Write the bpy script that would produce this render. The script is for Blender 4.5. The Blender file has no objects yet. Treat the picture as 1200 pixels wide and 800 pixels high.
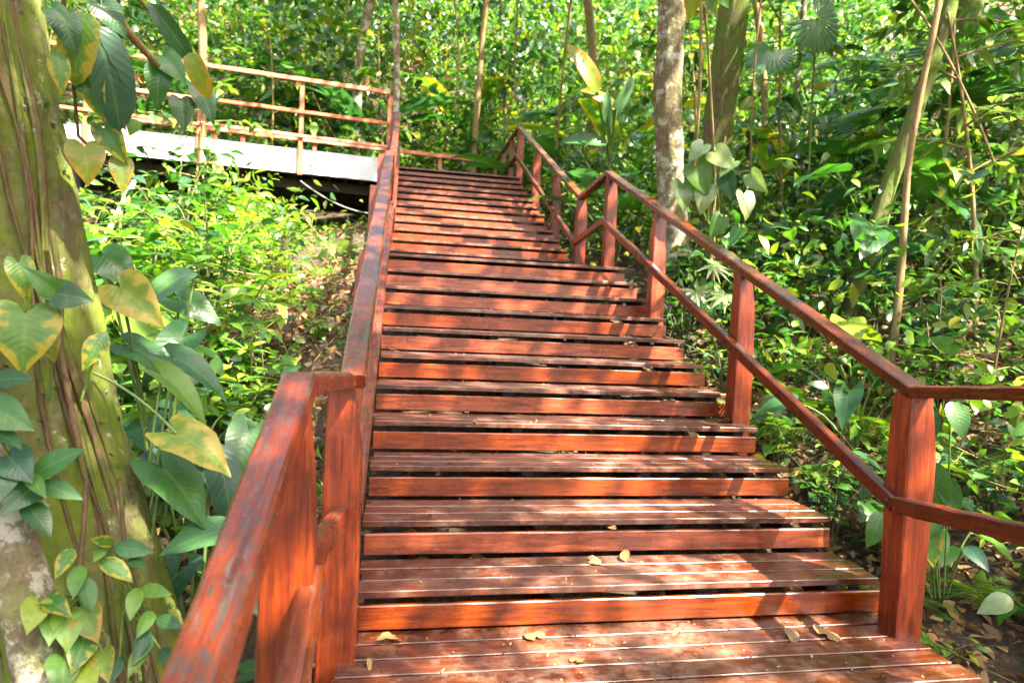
import bpy, bmesh, math, random
import numpy as np
from mathutils import Vector, Matrix, noise
R = math.radians
random.seed(7); rng = np.random.default_rng(7)
S = bpy.context.scene
C = S.collection

# ------------------------------------------------------------------ camera, sky, sun, exposure
YAW, PITCH, ROLL, FPX = 0.17864, -0.0296, 0.04668, 755.08
CAM = Vector((0.07836, -2.3517, 1.34268))
fw = Vector((math.sin(YAW)*math.cos(PITCH), math.cos(YAW)*math.cos(PITCH), math.sin(PITCH)))
r0 = Vector((math.cos(YAW), -math.sin(YAW), 0)); u0 = r0.cross(fw)
rt = r0*math.cos(ROLL) + u0*math.sin(ROLL); up = u0*math.cos(ROLL) - r0*math.sin(ROLL)
cd = bpy.data.cameras.new('camera'); cam = bpy.data.objects.new('camera', cd); C.objects.link(cam)
M = Matrix((rt, up, -fw)).transposed().to_4x4(); M.translation = CAM; cam.matrix_world = M
cd.sensor_width = 36; cd.lens = FPX/1200*36; cd.clip_start = 0.05; cd.clip_end = 500
cd.dof.use_dof = True; cd.dof.focus_distance = 3.2; cd.dof.aperture_fstop = 2.4
S.camera = cam
SUN = Vector((0.50, -0.62, 1.05)).normalized()
el = math.asin(SUN.z); az = math.atan2(SUN.x, SUN.y)
w = bpy.data.worlds.new('World'); S.world = w; w.use_nodes = True
wn = w.node_tree; bg = wn.nodes['Background']; sk = wn.nodes.new('ShaderNodeTexSky')
sk.sky_type = 'NISHITA'; sk.sun_disc = False; sk.sun_elevation = el; sk.sun_rotation = az
sk.air_density = 1.0; sk.dust_density = 5.0; sk.ozone_density = 0.0
wn.links.new(sk.outputs[0], bg.inputs[0]); bg.inputs[1].default_value = 0.095
sd = bpy.data.lights.new('sun', 'SUN'); sd.energy = 5.0; sd.angle = R(0.55); sd.color = (1, 0.92, 0.76)
so = bpy.data.objects.new('sun', sd); C.objects.link(so); so.rotation_euler = (-SUN).to_track_quat('-Z', 'Y').to_euler()
so.location = SUN*30
S.view_settings.view_transform = 'Standard'; S.view_settings.look = 'None'
S.view_settings.exposure = 3.25; S.view_settings.gamma = 1
S.cycles.max_bounces = 7; S.cycles.diffuse_bounces = 4; S.cycles.glossy_bounces = 3
S.cycles.transmission_bounces = 4; S.cycles.transparent_max_bounces = 4; S.cycles.use_denoising = True
S.cycles.caustics_reflective = False; S.cycles.caustics_refractive = False

def ray(px, py):
    return (fw*FPX + rt*(px-600) - up*(py-400)).normalized()
def at(px, py, d):                  # point seen at that pixel, d metres away along the ray
    return CAM + ray(px, py)*d
def px_of(P):
    v = Vector(P)-CAM; z = v.dot(fw)
    return 600+FPX*v.dot(rt)/z, 400-FPX*v.dot(up)/z

# ------------------------------------------------------------------ node helper
def mat(name):
    m = bpy.data.materials.new(name); m.use_nodes = True
    t = m.node_tree; b = t.nodes['Principled BSDF']
    return m, t, b
def nd(t, typ, **kw):
    n = t.nodes.new('ShaderNode'+typ)
    for k, v in kw.items():
        if k.startswith('i_'):
            key = k[2:]; key = int(key) if key.isdigit() else key.replace('_', ' ')
            src = v
            if hasattr(v, 'is_output'): t.links.new(v, n.inputs[key])
            else: n.inputs[key].default_value = v
        else: setattr(n, k, v)
    return n
def math_(t, op, a, b=None, c=None, clamp=False):
    n = t.nodes.new('ShaderNodeMath'); n.operation = op; n.use_clamp = clamp
    for i, v in enumerate((a, b, c)):
        if v is None: continue
        if hasattr(v, 'is_output'): t.links.new(v, n.inputs[i])
        else: n.inputs[i].default_value = v
    return n.outputs[0]
def ramp(t, fac, stops, interp='LINEAR'):
    n = t.nodes.new('ShaderNodeValToRGB'); n.color_ramp.interpolation = interp
    e = n.color_ramp.elements
    while len(e) < len(stops): e.new(0.5)
    for q, (p, c) in zip(e, stops):
        q.position = p; q.color = (*c, 1) if len(c) == 3 else c
    t.links.new(fac, n.inputs[0]); return n.outputs[0]
def mixc(t, fac, a, b, mode='MIX'):
    n = t.nodes.new('ShaderNodeMix'); n.data_type = 'RGBA'; n.blend_type = mode
    for i, v in ((0, fac), (6, a), (7, b)):
        if hasattr(v, 'is_output'): t.links.new(v, n.inputs[i])
        else: n.inputs[i].default_value = (*v, 1) if isinstance(v, tuple) and len(v) == 3 else v
    return n.outputs[2]
def rand_offset(t, scale):
    oi = nd(t, 'ObjectInfo'); tc = nd(t, 'TexCoord')
    off = nd(t, 'VectorMath', operation='SCALE'); cmb = nd(t, 'CombineXYZ', i_0=oi.outputs['Random'], i_1=oi.outputs['Random'], i_2=oi.outputs['Random'])
    t.links.new(cmb.outputs[0], off.inputs[0]); off.inputs['Scale'].default_value = 37.0
    ad = nd(t, 'VectorMath', operation='ADD'); t.links.new(tc.outputs['Object'], ad.inputs[0]); t.links.new(off.outputs[0], ad.inputs[1])
    mp = nd(t, 'Mapping'); t.links.new(ad.outputs[0], mp.inputs[0]); mp.inputs['Scale'].default_value = scale
    return mp.outputs[0], ad.outputs[0], oi.outputs['Random'], tc
def bump(t, b, h, strength, dist=0.01):
    n = nd(t, 'Bump', i_Height=h, i_Strength=strength, i_Distance=dist); t.links.new(n.outputs[0], b.inputs['Normal'])

# ------------------------------------------------------------------ materials
def wood(name, c_dark, c_mid, c_light, rough, wear=0.0, dust=0.0, coat=0.3, bumps=0.25):
    m, t, b = mat(name)
    v, v0, rnd, tc = rand_offset(t, (2.2, 26, 26))
    g1 = nd(t, 'TexNoise', i_Vector=v, i_Scale=1.6, i_Detail=6.0, i_Roughness=0.65, i_Distortion=0.6)
    v2, v02, _, _ = rand_offset(t, (4.0, 120, 120))
    g2 = nd(t, 'TexNoise', i_Vector=v2, i_Scale=1.5, i_Detail=3.0)
    col = ramp(t, g1.outputs[0], [(0.28, c_dark), (0.5, c_mid), (0.74, c_light)])
    col = mixc(t, math_(t, 'MULTIPLY', math_(t, 'GREATER_THAN', g2.outputs[0], 0.58), 0.35), col, c_dark)
    tone = nd(t, 'HueSaturation', i_Color=col, i_Value=math_(t, 'MULTIPLY_ADD', rnd, 0.70, 0.72), i_Saturation=math_(t, 'MULTIPLY_ADD', rnd, -0.14, 1.08)); col = tone.outputs[0]
    big = nd(t, 'TexNoise', i_Vector=v0, i_Scale=5.0, i_Detail=5.0, i_Roughness=0.7)
    col = mixc(t, math_(t, 'MULTIPLY', math_(t, 'SUBTRACT', 0.55, big.outputs[0], clamp=True), 2.2, clamp=True), col, (c_dark[0]*.45, c_dark[1]*.5, c_dark[2]*.6))
    rg = math_(t, 'MULTIPLY_ADD', big.outputs[0], 0.35, rough-0.14)
    if wear:
        wv, wv0, _, _ = rand_offset(t, (8, 30, 30))
        wn_ = nd(t, 'TexNoise', i_Vector=wv, i_Scale=1.5, i_Detail=12.0, i_Roughness=0.78, i_Distortion=1.4)
        nrm = nd(t, 'SeparateXYZ'); t.links.new(tc.outputs['Normal'], nrm.inputs[0])
        upm = math_(t, 'MULTIPLY', math_(t, 'GREATER_THAN', nrm.outputs[2], 0.6), 1.0)
        k = ramp(t, math_(t, 'MULTIPLY_ADD', upm, 0.185*wear, wn_.outputs[0]), [(0.69, (0, 0, 0)), (0.73, (.9, .9, .9))])
        gcol = ramp(t, g2.outputs[0], [(0.3, (0.015, 0.010, 0.008)), (0.7, (0.10, 0.075, 0.06))])
        col = mixc(t, k, col, gcol)
    if dust:
        dn = nd(t, 'TexNoise', i_Vector=v0, i_Scale=13.0, i_Detail=7.0, i_Roughness=0.75)
        sx = nd(t, 'SeparateXYZ'); t.links.new(tc.outputs['Object'], sx.inputs[0])
        foot = math_(t, 'MULTIPLY', math_(t, 'SUBTRACT', 1.0, math_(t, 'MULTIPLY', math_(t, 'ABSOLUTE', sx.outputs[0]), .85), clamp=True), .10)   # scuffed where people walk
        dk = ramp(t, math_(t, 'ADD', dn.outputs[0], foot), [(0.50, (0, 0, 0)), (0.80, (dust, dust, dust))])
        col = mixc(t, dk, col, (0.27, 0.17, 0.12)); rg = math_(t, 'ADD', rg, math_(t, 'MULTIPLY', dk, 0.4))
    t.links.new(col, b.inputs['Base Color']); t.links.new(rg, b.inputs['Roughness'])
    b.inputs['Coat Weight'].default_value = coat; b.inputs['Coat Roughness'].default_value = 0.28
    hb = math_(t, 'ADD', math_(t, 'MULTIPLY', g1.outputs[0], 0.7), math_(t, 'MULTIPLY', g2.outputs[0], 0.5))
    hb = math_(t, 'ADD', hb, math_(t, 'MULTIPLY', big.outputs[0], 0.8))
    bump(t, b, hb, bumps, 0.006)
    return m
M_RISER = wood('red_varnished_board', (.036, .006, .002), (.185, .030, .005), (.33, .072, .013), .25)
M_TREAD = wood('brown_red_tread', (.020, .006, .003), (.088, .019, .007), (.18, .047, .016), .27, dust=.6, coat=.35, bumps=.35)
M_POST = wood('red_hewn_post', (.050, .007, .003), (.22, .029, .005), (.34, .062, .011), .34, wear=.35, bumps=.55)
M_RAIL = wood('worn_red_rail', (.04, .007, .003), (.17, .022, .005), (.27, .048, .011), .24, wear=1.0, coat=.4, bumps=.5)
M_RAILC = wood('red_brown_rail', (.03, .007, .003), (.12, .021, .005), (.23, .052, .012), .24, wear=.3, coat=.4, bumps=.35)
M_PALE = wood('sun_bleached_red_rail', (.33, .075, .035), (.46, .14, .07), (.55, .21, .12), .6, coat=0)
def plain(name, c0, c1, scale=8, rough=.6, bmp=.3, stretch=(1, 1, 1), metal=0):
    m, t, b = mat(name); v, v0, rnd, tc = rand_offset(t, stretch)
    n = nd(t, 'TexNoise', i_Vector=v, i_Scale=scale, i_Detail=8.0, i_Roughness=.68)
    col = ramp(t, n.outputs[0], [(.3, c0), (.7, c1)])
    t.links.new(col, b.inputs['Base Color']); b.inputs['Roughness'].default_value = rough; b.inputs['Metallic'].default_value = metal
    bump(t, b, n.outputs[0], bmp, .01); return m
M_STEEL = plain('dark_grey_painted_steel', (.008, .008, .010), (.018, .019, .023), 5, .8)
M_FASCIA = plain('pale_grey_weathered_beam', (.36, .37, .40), (.60, .60, .62), 6, .6, stretch=(1, 3, 8))
M_JOIST = plain('dark_joist', (.02, .016, .014), (.05, .038, .03), 6, .7)
M_POLE = plain('bleached_pole', (.10, .09, .08), (.40, .36, .31), 9, .7)
M_ROPE = plain('grey_rope', (.05, .045, .04), (.30, .28, .25), 45, .9)

def bark(name, base0, base1, moss, lichen, moss_amt, lich_amt, vstretch=.35, bmp=.8, ls=11.0):
    m, t, b = mat(name); v, v0, rnd, tc = rand_offset(t, (1, 1, vstretch))
    n = nd(t, 'TexNoise', i_Vector=v, i_Scale=26.0, i_Detail=10.0, i_Roughness=.78, i_Distortion=.5)
    n2 = nd(t, 'TexNoise', i_Vector=v0, i_Scale=4.2, i_Detail=7.0, i_Roughness=.68)
    n3 = nd(t, 'TexNoise', i_Vector=v0, i_Scale=ls, i_Detail=9.0, i_Roughness=.72)
    vo = nd(t, 'TexVoronoi', i_Vector=v, i_Scale=30.0)
    col = ramp(t, n.outputs[0], [(.36, base0), (.64, base1)])
    col = mixc(t, ramp(t, n2.outputs[0], [(.62-moss_amt*.35, (0, 0, 0)), (.78-moss_amt*.3, (.9, .9, .9))]), col, mixc(t, n3.outputs[0], moss, (moss[0]*2.0, moss[1]*1.7, moss[2]*1.6)))
    col = mixc(t, ramp(t, n3.outputs[0], [(.74-lich_amt*.3, (0, 0, 0)), (.79-lich_amt*.3, (.85, .85, .85))]), col, lichen)
    t.links.new(col, b.inputs['Base Color']); b.inputs['Roughness'].default_value = .85; b.inputs['Specular IOR Level'].default_value = .2
    h = math_(t, 'ADD', n.outputs[0], math_(t, 'MULTIPLY', vo.outputs[0], .35))
    bump(t, b, h, bmp, .02); return m
M_BARK_L = bark('mossy_brown_bark', (.060, .045, .022), (.20, .160, .090), (.075, .115, .009), (.38, .36, .28), .74, .46, vstretch=.75, bmp=.8, ls=8.0)
M_BARK_PALE = bark('pale_blotched_bark', (.08, .06, .03), (.20, .16, .09), (.08, .11, .03), (.38, .36, .28), .35, .78, vstretch=.8, bmp=.6, ls=5.5)
M_BARK_DARK = bark('dark_green_brown_bark', (.07, .052, .024), (.19, .15, .075), (.065, .11, .015), (.28, .27, .18), .68, .4)
M_BARK_TAN = bark('tan_stem_bark', (.15, .10, .04), (.30, .21, .10), (.09, .10, .02), (.34, .30, .20), .2, .25, bmp=.4)
M_VINE = bark('vine_cord_bark', (.05, .03, .015), (.16, .10, .05), (.05, .07, .012), (.3, .27, .2), .4, .15, bmp=.6)

def leafmat(name, cols, edge=None, vein=.16, trans=.42, rough=.40, tint=(1.15, 1.35, .45), spec=.5, quilt=.08, spot=.45):
    """cols: list of linear colours chosen per leaf"""
    m, t, b = mat(name)
    geo = nd(t, 'NewGeometry'); oi = nd(t, 'ObjectInfo'); tc = nd(t, 'TexCoord')
    r = math_(t, 'FRACT', math_(t, 'ADD', math_(t, 'MULTIPLY', geo.outputs['Random Per Island'], 7.31), math_(t, 'MULTIPLY', oi.outputs['Random'], 13.7)))
    n = len(cols); col = ramp(t, r, [(i/max(1, n-1), c) for i, c in enumerate(cols)])
    uv = nd(t, 'SeparateXYZ'); t.links.new(tc.outputs['UV'], uv.inputs[0])
    u = math_(t, 'ABSOLUTE', math_(t, 'MULTIPLY_ADD', uv.outputs[0], 2.0, -1.0)); v = uv.outputs[1]
    s = math_(t, 'FRACT', math_(t, 'SUBTRACT', math_(t, 'MULTIPLY', v, 12.0), math_(t, 'MULTIPLY', u, 2.4)))
    tri = math_(t, 'ABSOLUTE', math_(t, 'SUBTRACT', s, .5))
    side = ramp(t, tri, [(.40, (0, 0, 0)), (.5, (1, 1, 1))])
    mid = ramp(t, u, [(.03, (1, 1, 1)), (.10, (0, 0, 0))])
    vm = math_(t, 'MULTIPLY', math_(t, 'MAXIMUM', math_(t, 'MULTIPLY', side, .55), mid), vein)
    col = mixc(t, vm, col, (.30, .38, .10))
    nz = nd(t, 'TexNoise', i_Scale=6.0, i_Detail=5.0); nzv = rand_offset(t, (1, 1, 1))[1]; t.links.new(nzv, nz.inputs['Vector'])
    hs = nd(t, 'HueSaturation', i_Color=col, i_Value=math_(t, 'MULTIPLY_ADD', nz.outputs[0], .7, .65)); col = hs.outputs[0]
    if edge:
        ef = math_(t, 'ADD', math_(t, 'MULTIPLY', u, .40), math_(t, 'ADD', math_(t, 'MULTIPLY', v, .28), math_(t, 'MULTIPLY', nz.outputs[0], 1.0)))
        a = edge[2] if len(edge) > 2 else 1.0
        col = mixc(t, ramp(t, ef, [(.86*a, (0, 0, 0)), (1.06*a, (1, 1, 1))]), col, edge[0])
        col = mixc(t, ramp(t, ef, [(1.16*a, (0, 0, 0)), (1.24*a, (1, 1, 1))]), col, edge[1])
    if spot:
        sp = nd(t, 'TexNoise', i_Scale=22.0, i_Detail=3.0); t.links.new(nzv, sp.inputs['Vector'])
        col = mixc(t, ramp(t, sp.outputs[0], [(.73, (0, 0, 0)), (.77, (spot, spot, spot))]), col, (.16, .09, .03))
    t.links.new(col, b.inputs['Base Color']); b.inputs['Roughness'].default_value = rough; b.inputs['Specular IOR Level'].default_value = spec
    hb = math_(t, 'ADD', math_(t, 'MULTIPLY', tri, -1.0), math_(t, 'MULTIPLY', nz.outputs[0], .6))
    bump(t, b, hb, quilt, .02)
    tr = nd(t, 'BsdfTranslucent'); tcx = mixc(t, 1.0, col, tint, 'MULTIPLY'); t.links.new(tcx, tr.inputs[0])
    mx = nd(t, 'MixShader', i_0=trans); t.links.new(b.outputs[0], mx.inputs[1]); t.links.new(tr.outputs[0], mx.inputs[2])
    out = t.nodes['Material Output']; t.links.new(mx.outputs[0], out.inputs[0])
    return m
G1 = (.020, .075, .018); G2 = (.035, .12, .022); G3 = (.06, .17, .025); G4 = (.13, .26, .03); G5 = (.26, .33, .035); YL = (.30, .26, .025); BG = (.028, .085, .05); BR = (.20, .10, .035)
L_MID = leafmat('mid_green_leaf', [G1, G2, G3, BG, G2, G3])
L_DEEP = leafmat('deep_green_leaf', [G1, BG, G2, BG, G1], rough=.32)
L_BRIGHT = leafmat('bright_green_leaf', [G3, G4, G3, G5, G4], trans=.5)
L_MIX = leafmat('mixed_forest_leaf', [G1, G2, G3, G4, G2, BG, G3, G5, G2, YL, G3], trans=.42, rough=.27, spec=.75)
L_CANOPY = leafmat('canopy_leaf', [G1, G2, G3, G4, G3], trans=.45)
L_YEL = leafmat('yellowing_leaf', [(.13, .21, .02), (.24, .25, .025)], edge=((.36, .22, .025), (.22, .09, .03), 1.0), trans=.5, vein=.2)
L_YEDGE = leafmat('green_leaf_with_yellow_edge', [(.05, .15, .02), (.10, .21, .025)], edge=((.34, .28, .025), (.26, .12, .03), 1.02), trans=.5, vein=.18)
L_BEDGE = leafmat('yellow_green_leaf_with_scorched_edge', [(.13, .22, .03), (.18, .25, .03)], edge=((.40, .30, .05), (.42, .15, .035), .88), trans=.45, vein=.22)
L_PALE = leafmat('pale_glossy_leaf', [(.10, .19, .07), (.17, .25, .10), (.26, .30, .10), (.08, .17, .05)], rough=.22, trans=.4, spec=.8)
L_GREY = leafmat('blue_grey_green_leaf', [(.045, .12, .045), (.07, .16, .055)], rough=.30, trans=.3)
L_GLOSS = leafmat('glossy_forest_leaf', [G2, BG, G3, (.06, .13, .07), G1], rough=.2, spec=1.0)
L_PALM = leafmat('palm_leaf', [(.05, .13, .045), (.08, .19, .05)], rough=.3, vein=.05)
L_DEAD = leafmat('dry_brown_leaf', [(.18, .09, .035), (.30, .17, .07), (.12, .06, .025), (.36, .25, .13), (.22, .12, .05)], trans=.15, rough=.8, spec=.2, tint=(1, .8, .5))
L_STALK = plain('green_stalk', (.05, .11, .02), (.14, .20, .04), 20, .5)
L_STEM = plain('woody_green_stem', (.05, .05, .02), (.16, .13, .06), 18, .7)

m, t, b = mat('forest_floor'); M_GROUND = m
tc = nd(t, 'TexCoord')
n = nd(t, 'TexNoise', i_Vector=tc.outputs['Object'], i_Scale=2.3, i_Detail=10.0, i_Roughness=.72)
n2 = nd(t, 'TexNoise', i_Vector=tc.outputs['Object'], i_Scale=24.0, i_Detail=8.0, i_Roughness=.75)
vo = nd(t, 'TexVoronoi', i_Vector=tc.outputs['Object'], i_Scale=19.0)
col = ramp(t, n2.outputs[0], [(.3, (.015, .009, .005)), (.55, (.07, .042, .022)), (.75, (.19, .12, .065))])
col = mixc(t, ramp(t, n.outputs[0], [(.5, (0, 0, 0)), (.62, (.8, .8, .8))]), col, (.035, .032, .010))
t.links.new(col, b.inputs['Base Color']); b.inputs['Roughness'].default_value = .95
bump(t, b, math_(t, 'ADD', n2.outputs[0], vo.outputs[0]), .9, .04)

# ------------------------------------------------------------------ object helpers
def tag(o, label=None, cat=None, group=None, kind=None):
    for k, v in (('label', label), ('category', cat), ('group', group), ('kind', kind)):
        if v: o[k] = v
    return o
def thing(name, label, cat, loc=(0, 0, 0), group=None):
    o = bpy.data.objects.new(name, None); C.objects.link(o); o.location = loc; o.empty_display_size = .1
    return tag(o, label, cat, group)
WLOC = {}
def link(name, me, parent=None, mw=None):
    """link a mesh object; mw is its WORLD matrix; parents are unrotated empties or meshes with known world matrices"""
    o = bpy.data.objects.new(name, me); C.objects.link(o)
    mw = mw or Matrix.Identity(4)
    if parent is not None:
        pw = WLOC.get(parent.name) or Matrix.Translation(parent.location)
        o.parent = parent; o.matrix_basis = pw.inverted() @ mw
    else: o.matrix_world = mw
    WLOC[o.name] = mw.copy()
    return o
def mesh_np(name, V, F, material, UV=None, smooth=True):
    """F: (n,4) int quads, or list of tuples"""
    me = bpy.data.meshes.new(name); V = np.asarray(V, np.float32)
    F = np.asarray(F, np.int32); nf, k = F.shape
    me.vertices.add(len(V)); me.vertices.foreach_set('co', V.ravel())
    me.loops.add(nf*k); me.loops.foreach_set('vertex_index', F.ravel())
    me.polygons.add(nf); me.polygons.foreach_set('loop_start', np.arange(0, nf*k, k, dtype=np.int32))
    if smooth: me.polygons.foreach_set('use_smooth', np.ones(nf, bool))
    if UV is not None:
        l = me.uv_layers.new(name='UVMap'); l.data.foreach_set('uv', np.asarray(UV, np.float32)[F.ravel()].ravel())
    me.update(calc_edges=True); me.validate(); me.materials.append(material); return me
BOX = {}
def box_mesh(L, W, H, material, rough=.0, var=0, bev=.005, seg=6):
    """beam along X, centred: chamfered section swept along its length, slightly uneven"""
    key = (round(L, 3), round(W, 3), round(H, 3), material.name, rough, var)
    if key in BOX: return BOX[key]
    rr = random.Random(hash(key) & 0xffff); a, c = W/2, H/2; e = min(bev, a*.5, c*.5)
    prof = [(a-e, -c), (a, -c+e), (a, c-e), (a-e, c), (-a+e, c), (-a, c-e), (-a, -c+e), (-a+e, -c)]
    n = max(2, seg); V = []; F4 = []
    ph = [rr.uniform(0, 6.28) for _ in range(6)]
    for i in range(n+1):
        x = -L/2 + L*i/n
        dy = rough*math.sin(ph[0]+i*1.7); dz = rough*math.sin(ph[1]+i*2.1); sc = 1+rough*6*math.sin(ph[2]+i*1.3)
        for j, (y, z) in enumerate(prof):
            V.append((x, y*sc+dy+rr.uniform(-rough, rough)*.5, z*sc+dz+rr.uniform(-rough, rough)*.5))
    me = bpy.data.meshes.new('beam'); fs = []
    for i in range(n):
        for j in range(8): fs.append((i*8+j, i*8+(j+1) % 8, (i+1)*8+(j+1) % 8, (i+1)*8+j))
    fs.append(tuple(range(7, -1, -1))); fs.append(tuple(n*8+j for j in range(8)))
    me.from_pydata(V, [], fs); me.update(); bm = bmesh.new(); bm.from_mesh(me); bmesh.ops.recalc_face_normals(bm, faces=bm.faces); bm.to_mesh(me); bm.free()
    me.materials.append(material); BOX[key] = me; return me
def beam(name, p, q, W, H, material, parent=None, rough=.0, var=0, side=None, bev=.005, seg=6):
    """W across (horizontal), H up"""
    p, q = Vector(p), Vector(q); x = (q-p); L = x.length; x.normalize()
    ref = Vector(side) if side else Vector((0, 0, 1))
    if abs(x.dot(ref)) > .98: ref = Vector((0, 1, 0))
    y = ref.cross(x).normalized(); z = x.cross(y)
    mw = Matrix((x, y, z)).transposed().to_4x4(); mw.translation = (p+q)/2
    return link(name, box_mesh(L, W, H, material, rough, var, bev, seg), parent, mw)
def tube_np(pts, rad, k=8, wob=0, seed=0):
    pts = [Vector(p) for p in pts]; n = len(pts); rr = random.Random(seed)
    rad = rad if isinstance(rad, (list, tuple)) else [rad]*n
    V = []; UV = []; ref = Vector((.13, .97, .2))
    for i in range(n):
        d = (pts[min(i+1, n-1)]-pts[max(i-1, 0)]).normalized()
        a = d.cross(ref)
        if a.length < .1: a = d.cross(Vector((1, 0, 0)))
        a.normalize(); b_ = d.cross(a); ref = b_*1.0 if False else ref
        for j in range(k):
            th = 2*math.pi*j/k; r_ = rad[i]*(1+wob*rr.uniform(-1, 1))
            V.append(pts[i]+a*(math.cos(th)*r_)+b_*(math.sin(th)*r_)); UV.append((j/k, i/max(1, n-1)))
    F = [(i*k+j, i*k+(j+1) % k, (i+1)*k+(j+1) % k, (i+1)*k+j) for i in range(n-1) for j in range(k)]
    return V, F, UV
def tube(name, pts, rad, material, parent=None, k=8, wob=0, seed=0):
    """mesh in coordinates relative to the first point"""
    o0 = Vector(pts[0]); V, F, UV = tube_np([Vector(p)-o0 for p in pts], rad, k, wob, seed)
    return link(name, mesh_np(name, [tuple(v) for v in V], F, material, UV), parent, Matrix.Translation(o0))
def bez(a, b, c, n=8):
    a, b, c = Vector(a), Vector(b), Vector(c)
    return [a*(1-t)**2 + b*2*t*(1-t) + c*t*t for t in [i/n for i in range(n+1)]]

# ------------------------------------------------------------------ the terrain
GY = [(-9, -4.6), (-3, -1.75), (0, -.50), (4.2, 1.40), (5.5, 1.75), (9.6, 3.0), (13, 3.7), (16, 5.6), (22, 9.6), (30, 14.5), (45, 21)]
def lerp_tab(tab, v):
    if v <= tab[0][0]: return tab[0][1]
    for (a, za), (b, zb) in zip(tab, tab[1:]):
        if v <= b: return za+(zb-za)*(v-a)/(b-a)
    return tab[-1][1]
def ground(x, y):
    z = lerp_tab(GY, y)
    back = min(1, max(0, (y-12)/8))
    if x < -.4: z -= min(1.35, (-x-.4)*.26)*(1-back)*(1 if x > -6 else 1)
    if x < -7: z += (-x-7)*.35
    if x > 2.5:
        d = x-2.5; z += (min(d, 4)*.20 + max(0, d-4)*.55)*(1-.4*back)
    z += .16*noise.noise((x*.5, y*.5, 3)) + .05*noise.noise((x*1.9, y*1.9, 9))
    return z
nx, ny = 150, 150
def gx(u): return -75*abs(u)**2.2 if u < 0 else 85*u**2.2
def gy(v): return -30+33*v/.3 if v < .3 else 3+150*((v-.3)/.7)**2.2
xs = [gx(-1+2*i/nx) for i in range(nx+1)]; ys = [gy(j/ny) for j in range(ny+1)]
GV = [(x, y, ground(x, y)) for y in ys for x in xs]
GF = [(j*(nx+1)+i, j*(nx+1)+i+1, (j+1)*(nx+1)+i+1, (j+1)*(nx+1)+i) for j in range(ny) for i in range(nx)]
tag(link('ground', mesh_np('ground', GV, GF, M_GROUND)), 'leaf strewn brown forest floor rising up the hill beside the stairs', None, None, 'structure')

# ------------------------------------------------------------------ staircase
RUN, RISE, RUN2, RISE2, LAND0, Y2 = .38518, .18, .3754, .17318, 11*.18, 11*.38518+1.248
def stepyz(k):
    return (k*RUN, k*RISE) if k <= 11 else (Y2+(k-12)*RUN2, LAND0+(k-11)*RISE2)
NK = 23
stair = thing('staircase', 'long two flight staircase of red brown varnished planks climbing the forest slope', 'staircase', (1.2, 0, 0))
def planks(y0, z0, x0, x1, count, pitch, parent, thick=.030, name='tread_plank', mt=None):
    for i in range(count):
        e0, e1 = random.uniform(-.012, .012), random.uniform(-.012, .012)
        yc = y0+(i+.5)*pitch
        beam(name, (x0+e0, yc, z0-thick/2+random.uniform(-.002, .002)), (x1+e1, yc+random.uniform(-.003, .003), z0-thick/2+random.uniform(-.002, .002)), pitch-.011, thick, mt or M_TREAD, parent, rough=.0008, var=random.randrange(6), bev=.003, seg=8)
for k in range(1, NK+1):
    y, z = stepyz(k)
    x1 = 2.455 if k <= 11 else 2.24
    if k == 11: planks(y, z, -.03, x1, 11, (Y2+.03-y)/11, stair, name='landing_plank')
    elif k < NK: planks(y, z, -.03 if k <= 11 else -.02, x1, 3, (RUN-.012 if k < 11 else RUN2-.008)/3, stair)
    rz = RISE if k <= 11 else RISE2
    y0 = y+.024; top = z-.064; bot = z-rz+.010
    beam('riser_board', (-.03, y0, (top+bot)/2), (x1+.005+random.uniform(-.006, .006), y0+random.uniform(-.003, .003), (top+bot)/2+random.uniform(-.002, .002)), .03, top-bot, M_RISER, stair, rough=.0008, var=k % 5, seg=8)
V_, F_ = [], []
for k in range(0, 7):
    y, z = stepyz(k) if k else (-.62, 0)
    for yy in [y+.062+.124*j for j in range(3 if k else 8)]:
        for x in (.10, .88, 1.6, 2.36):
            for dx in (-.02, .02):
                c0 = len(V_); cx_, cy_ = x+dx+random.uniform(-.006, .006), yy+random.uniform(-.02, .02)
                V_ += [(cx_+.0045*math.cos(a*1.0472), cy_+.0045*math.sin(a*1.0472), z+.0028) for a in range(6)]; F_ += [(c0, c0+1, c0+2, c0+3), (c0, c0+3, c0+4, c0+5)]
tag(link('screw_heads', mesh_np('screw_heads', V_, F_, M_STEEL), stair), kind='stuff')
# stringers and tread brackets in dark steel
for fl, (k0, k1, X1) in enumerate(((0, 11, 2.36), (11, 23, 2.14))):
    ya, za = (stepyz(k0) if fl == 0 else (Y2-RUN2, LAND0)); yb, zb = stepyz(k1)
    for x in (.10, X1*.36, X1*.66, X1):
        beam('stringer', (x, ya+.10, za-.275), (x, yb+.12, zb-.275), .07, .16, M_STEEL, stair)
    for k in range(k0+1, k1+1):
        y, z = stepyz(k)
        if k == NK: continue
        for x in (.10, X1*.36, X1*.66, X1):
            beam('bracket', (x, y+.062, z-.047), (x, y+.33, z-.047), .07, .033, M_STEEL, stair)
            beam('riser_cleat', (x, y+.056, z-.066), (x, y+.056, z-.160), .06, .022, M_STEEL, stair, side=(0, 1, 0))
for x in (.3, 2.1): beam('landing_leg', (x, 4.9, 1.90), (x, 4.9, ground(x, 4.9)-.3), .1, .1, M_STEEL, stair)
for x in (.1, 1.2, 2.36): beam('landing_joist', (x, 4.42, 1.86), (x, 5.44, 1.86), .07, .12, M_STEEL, stair)

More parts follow.
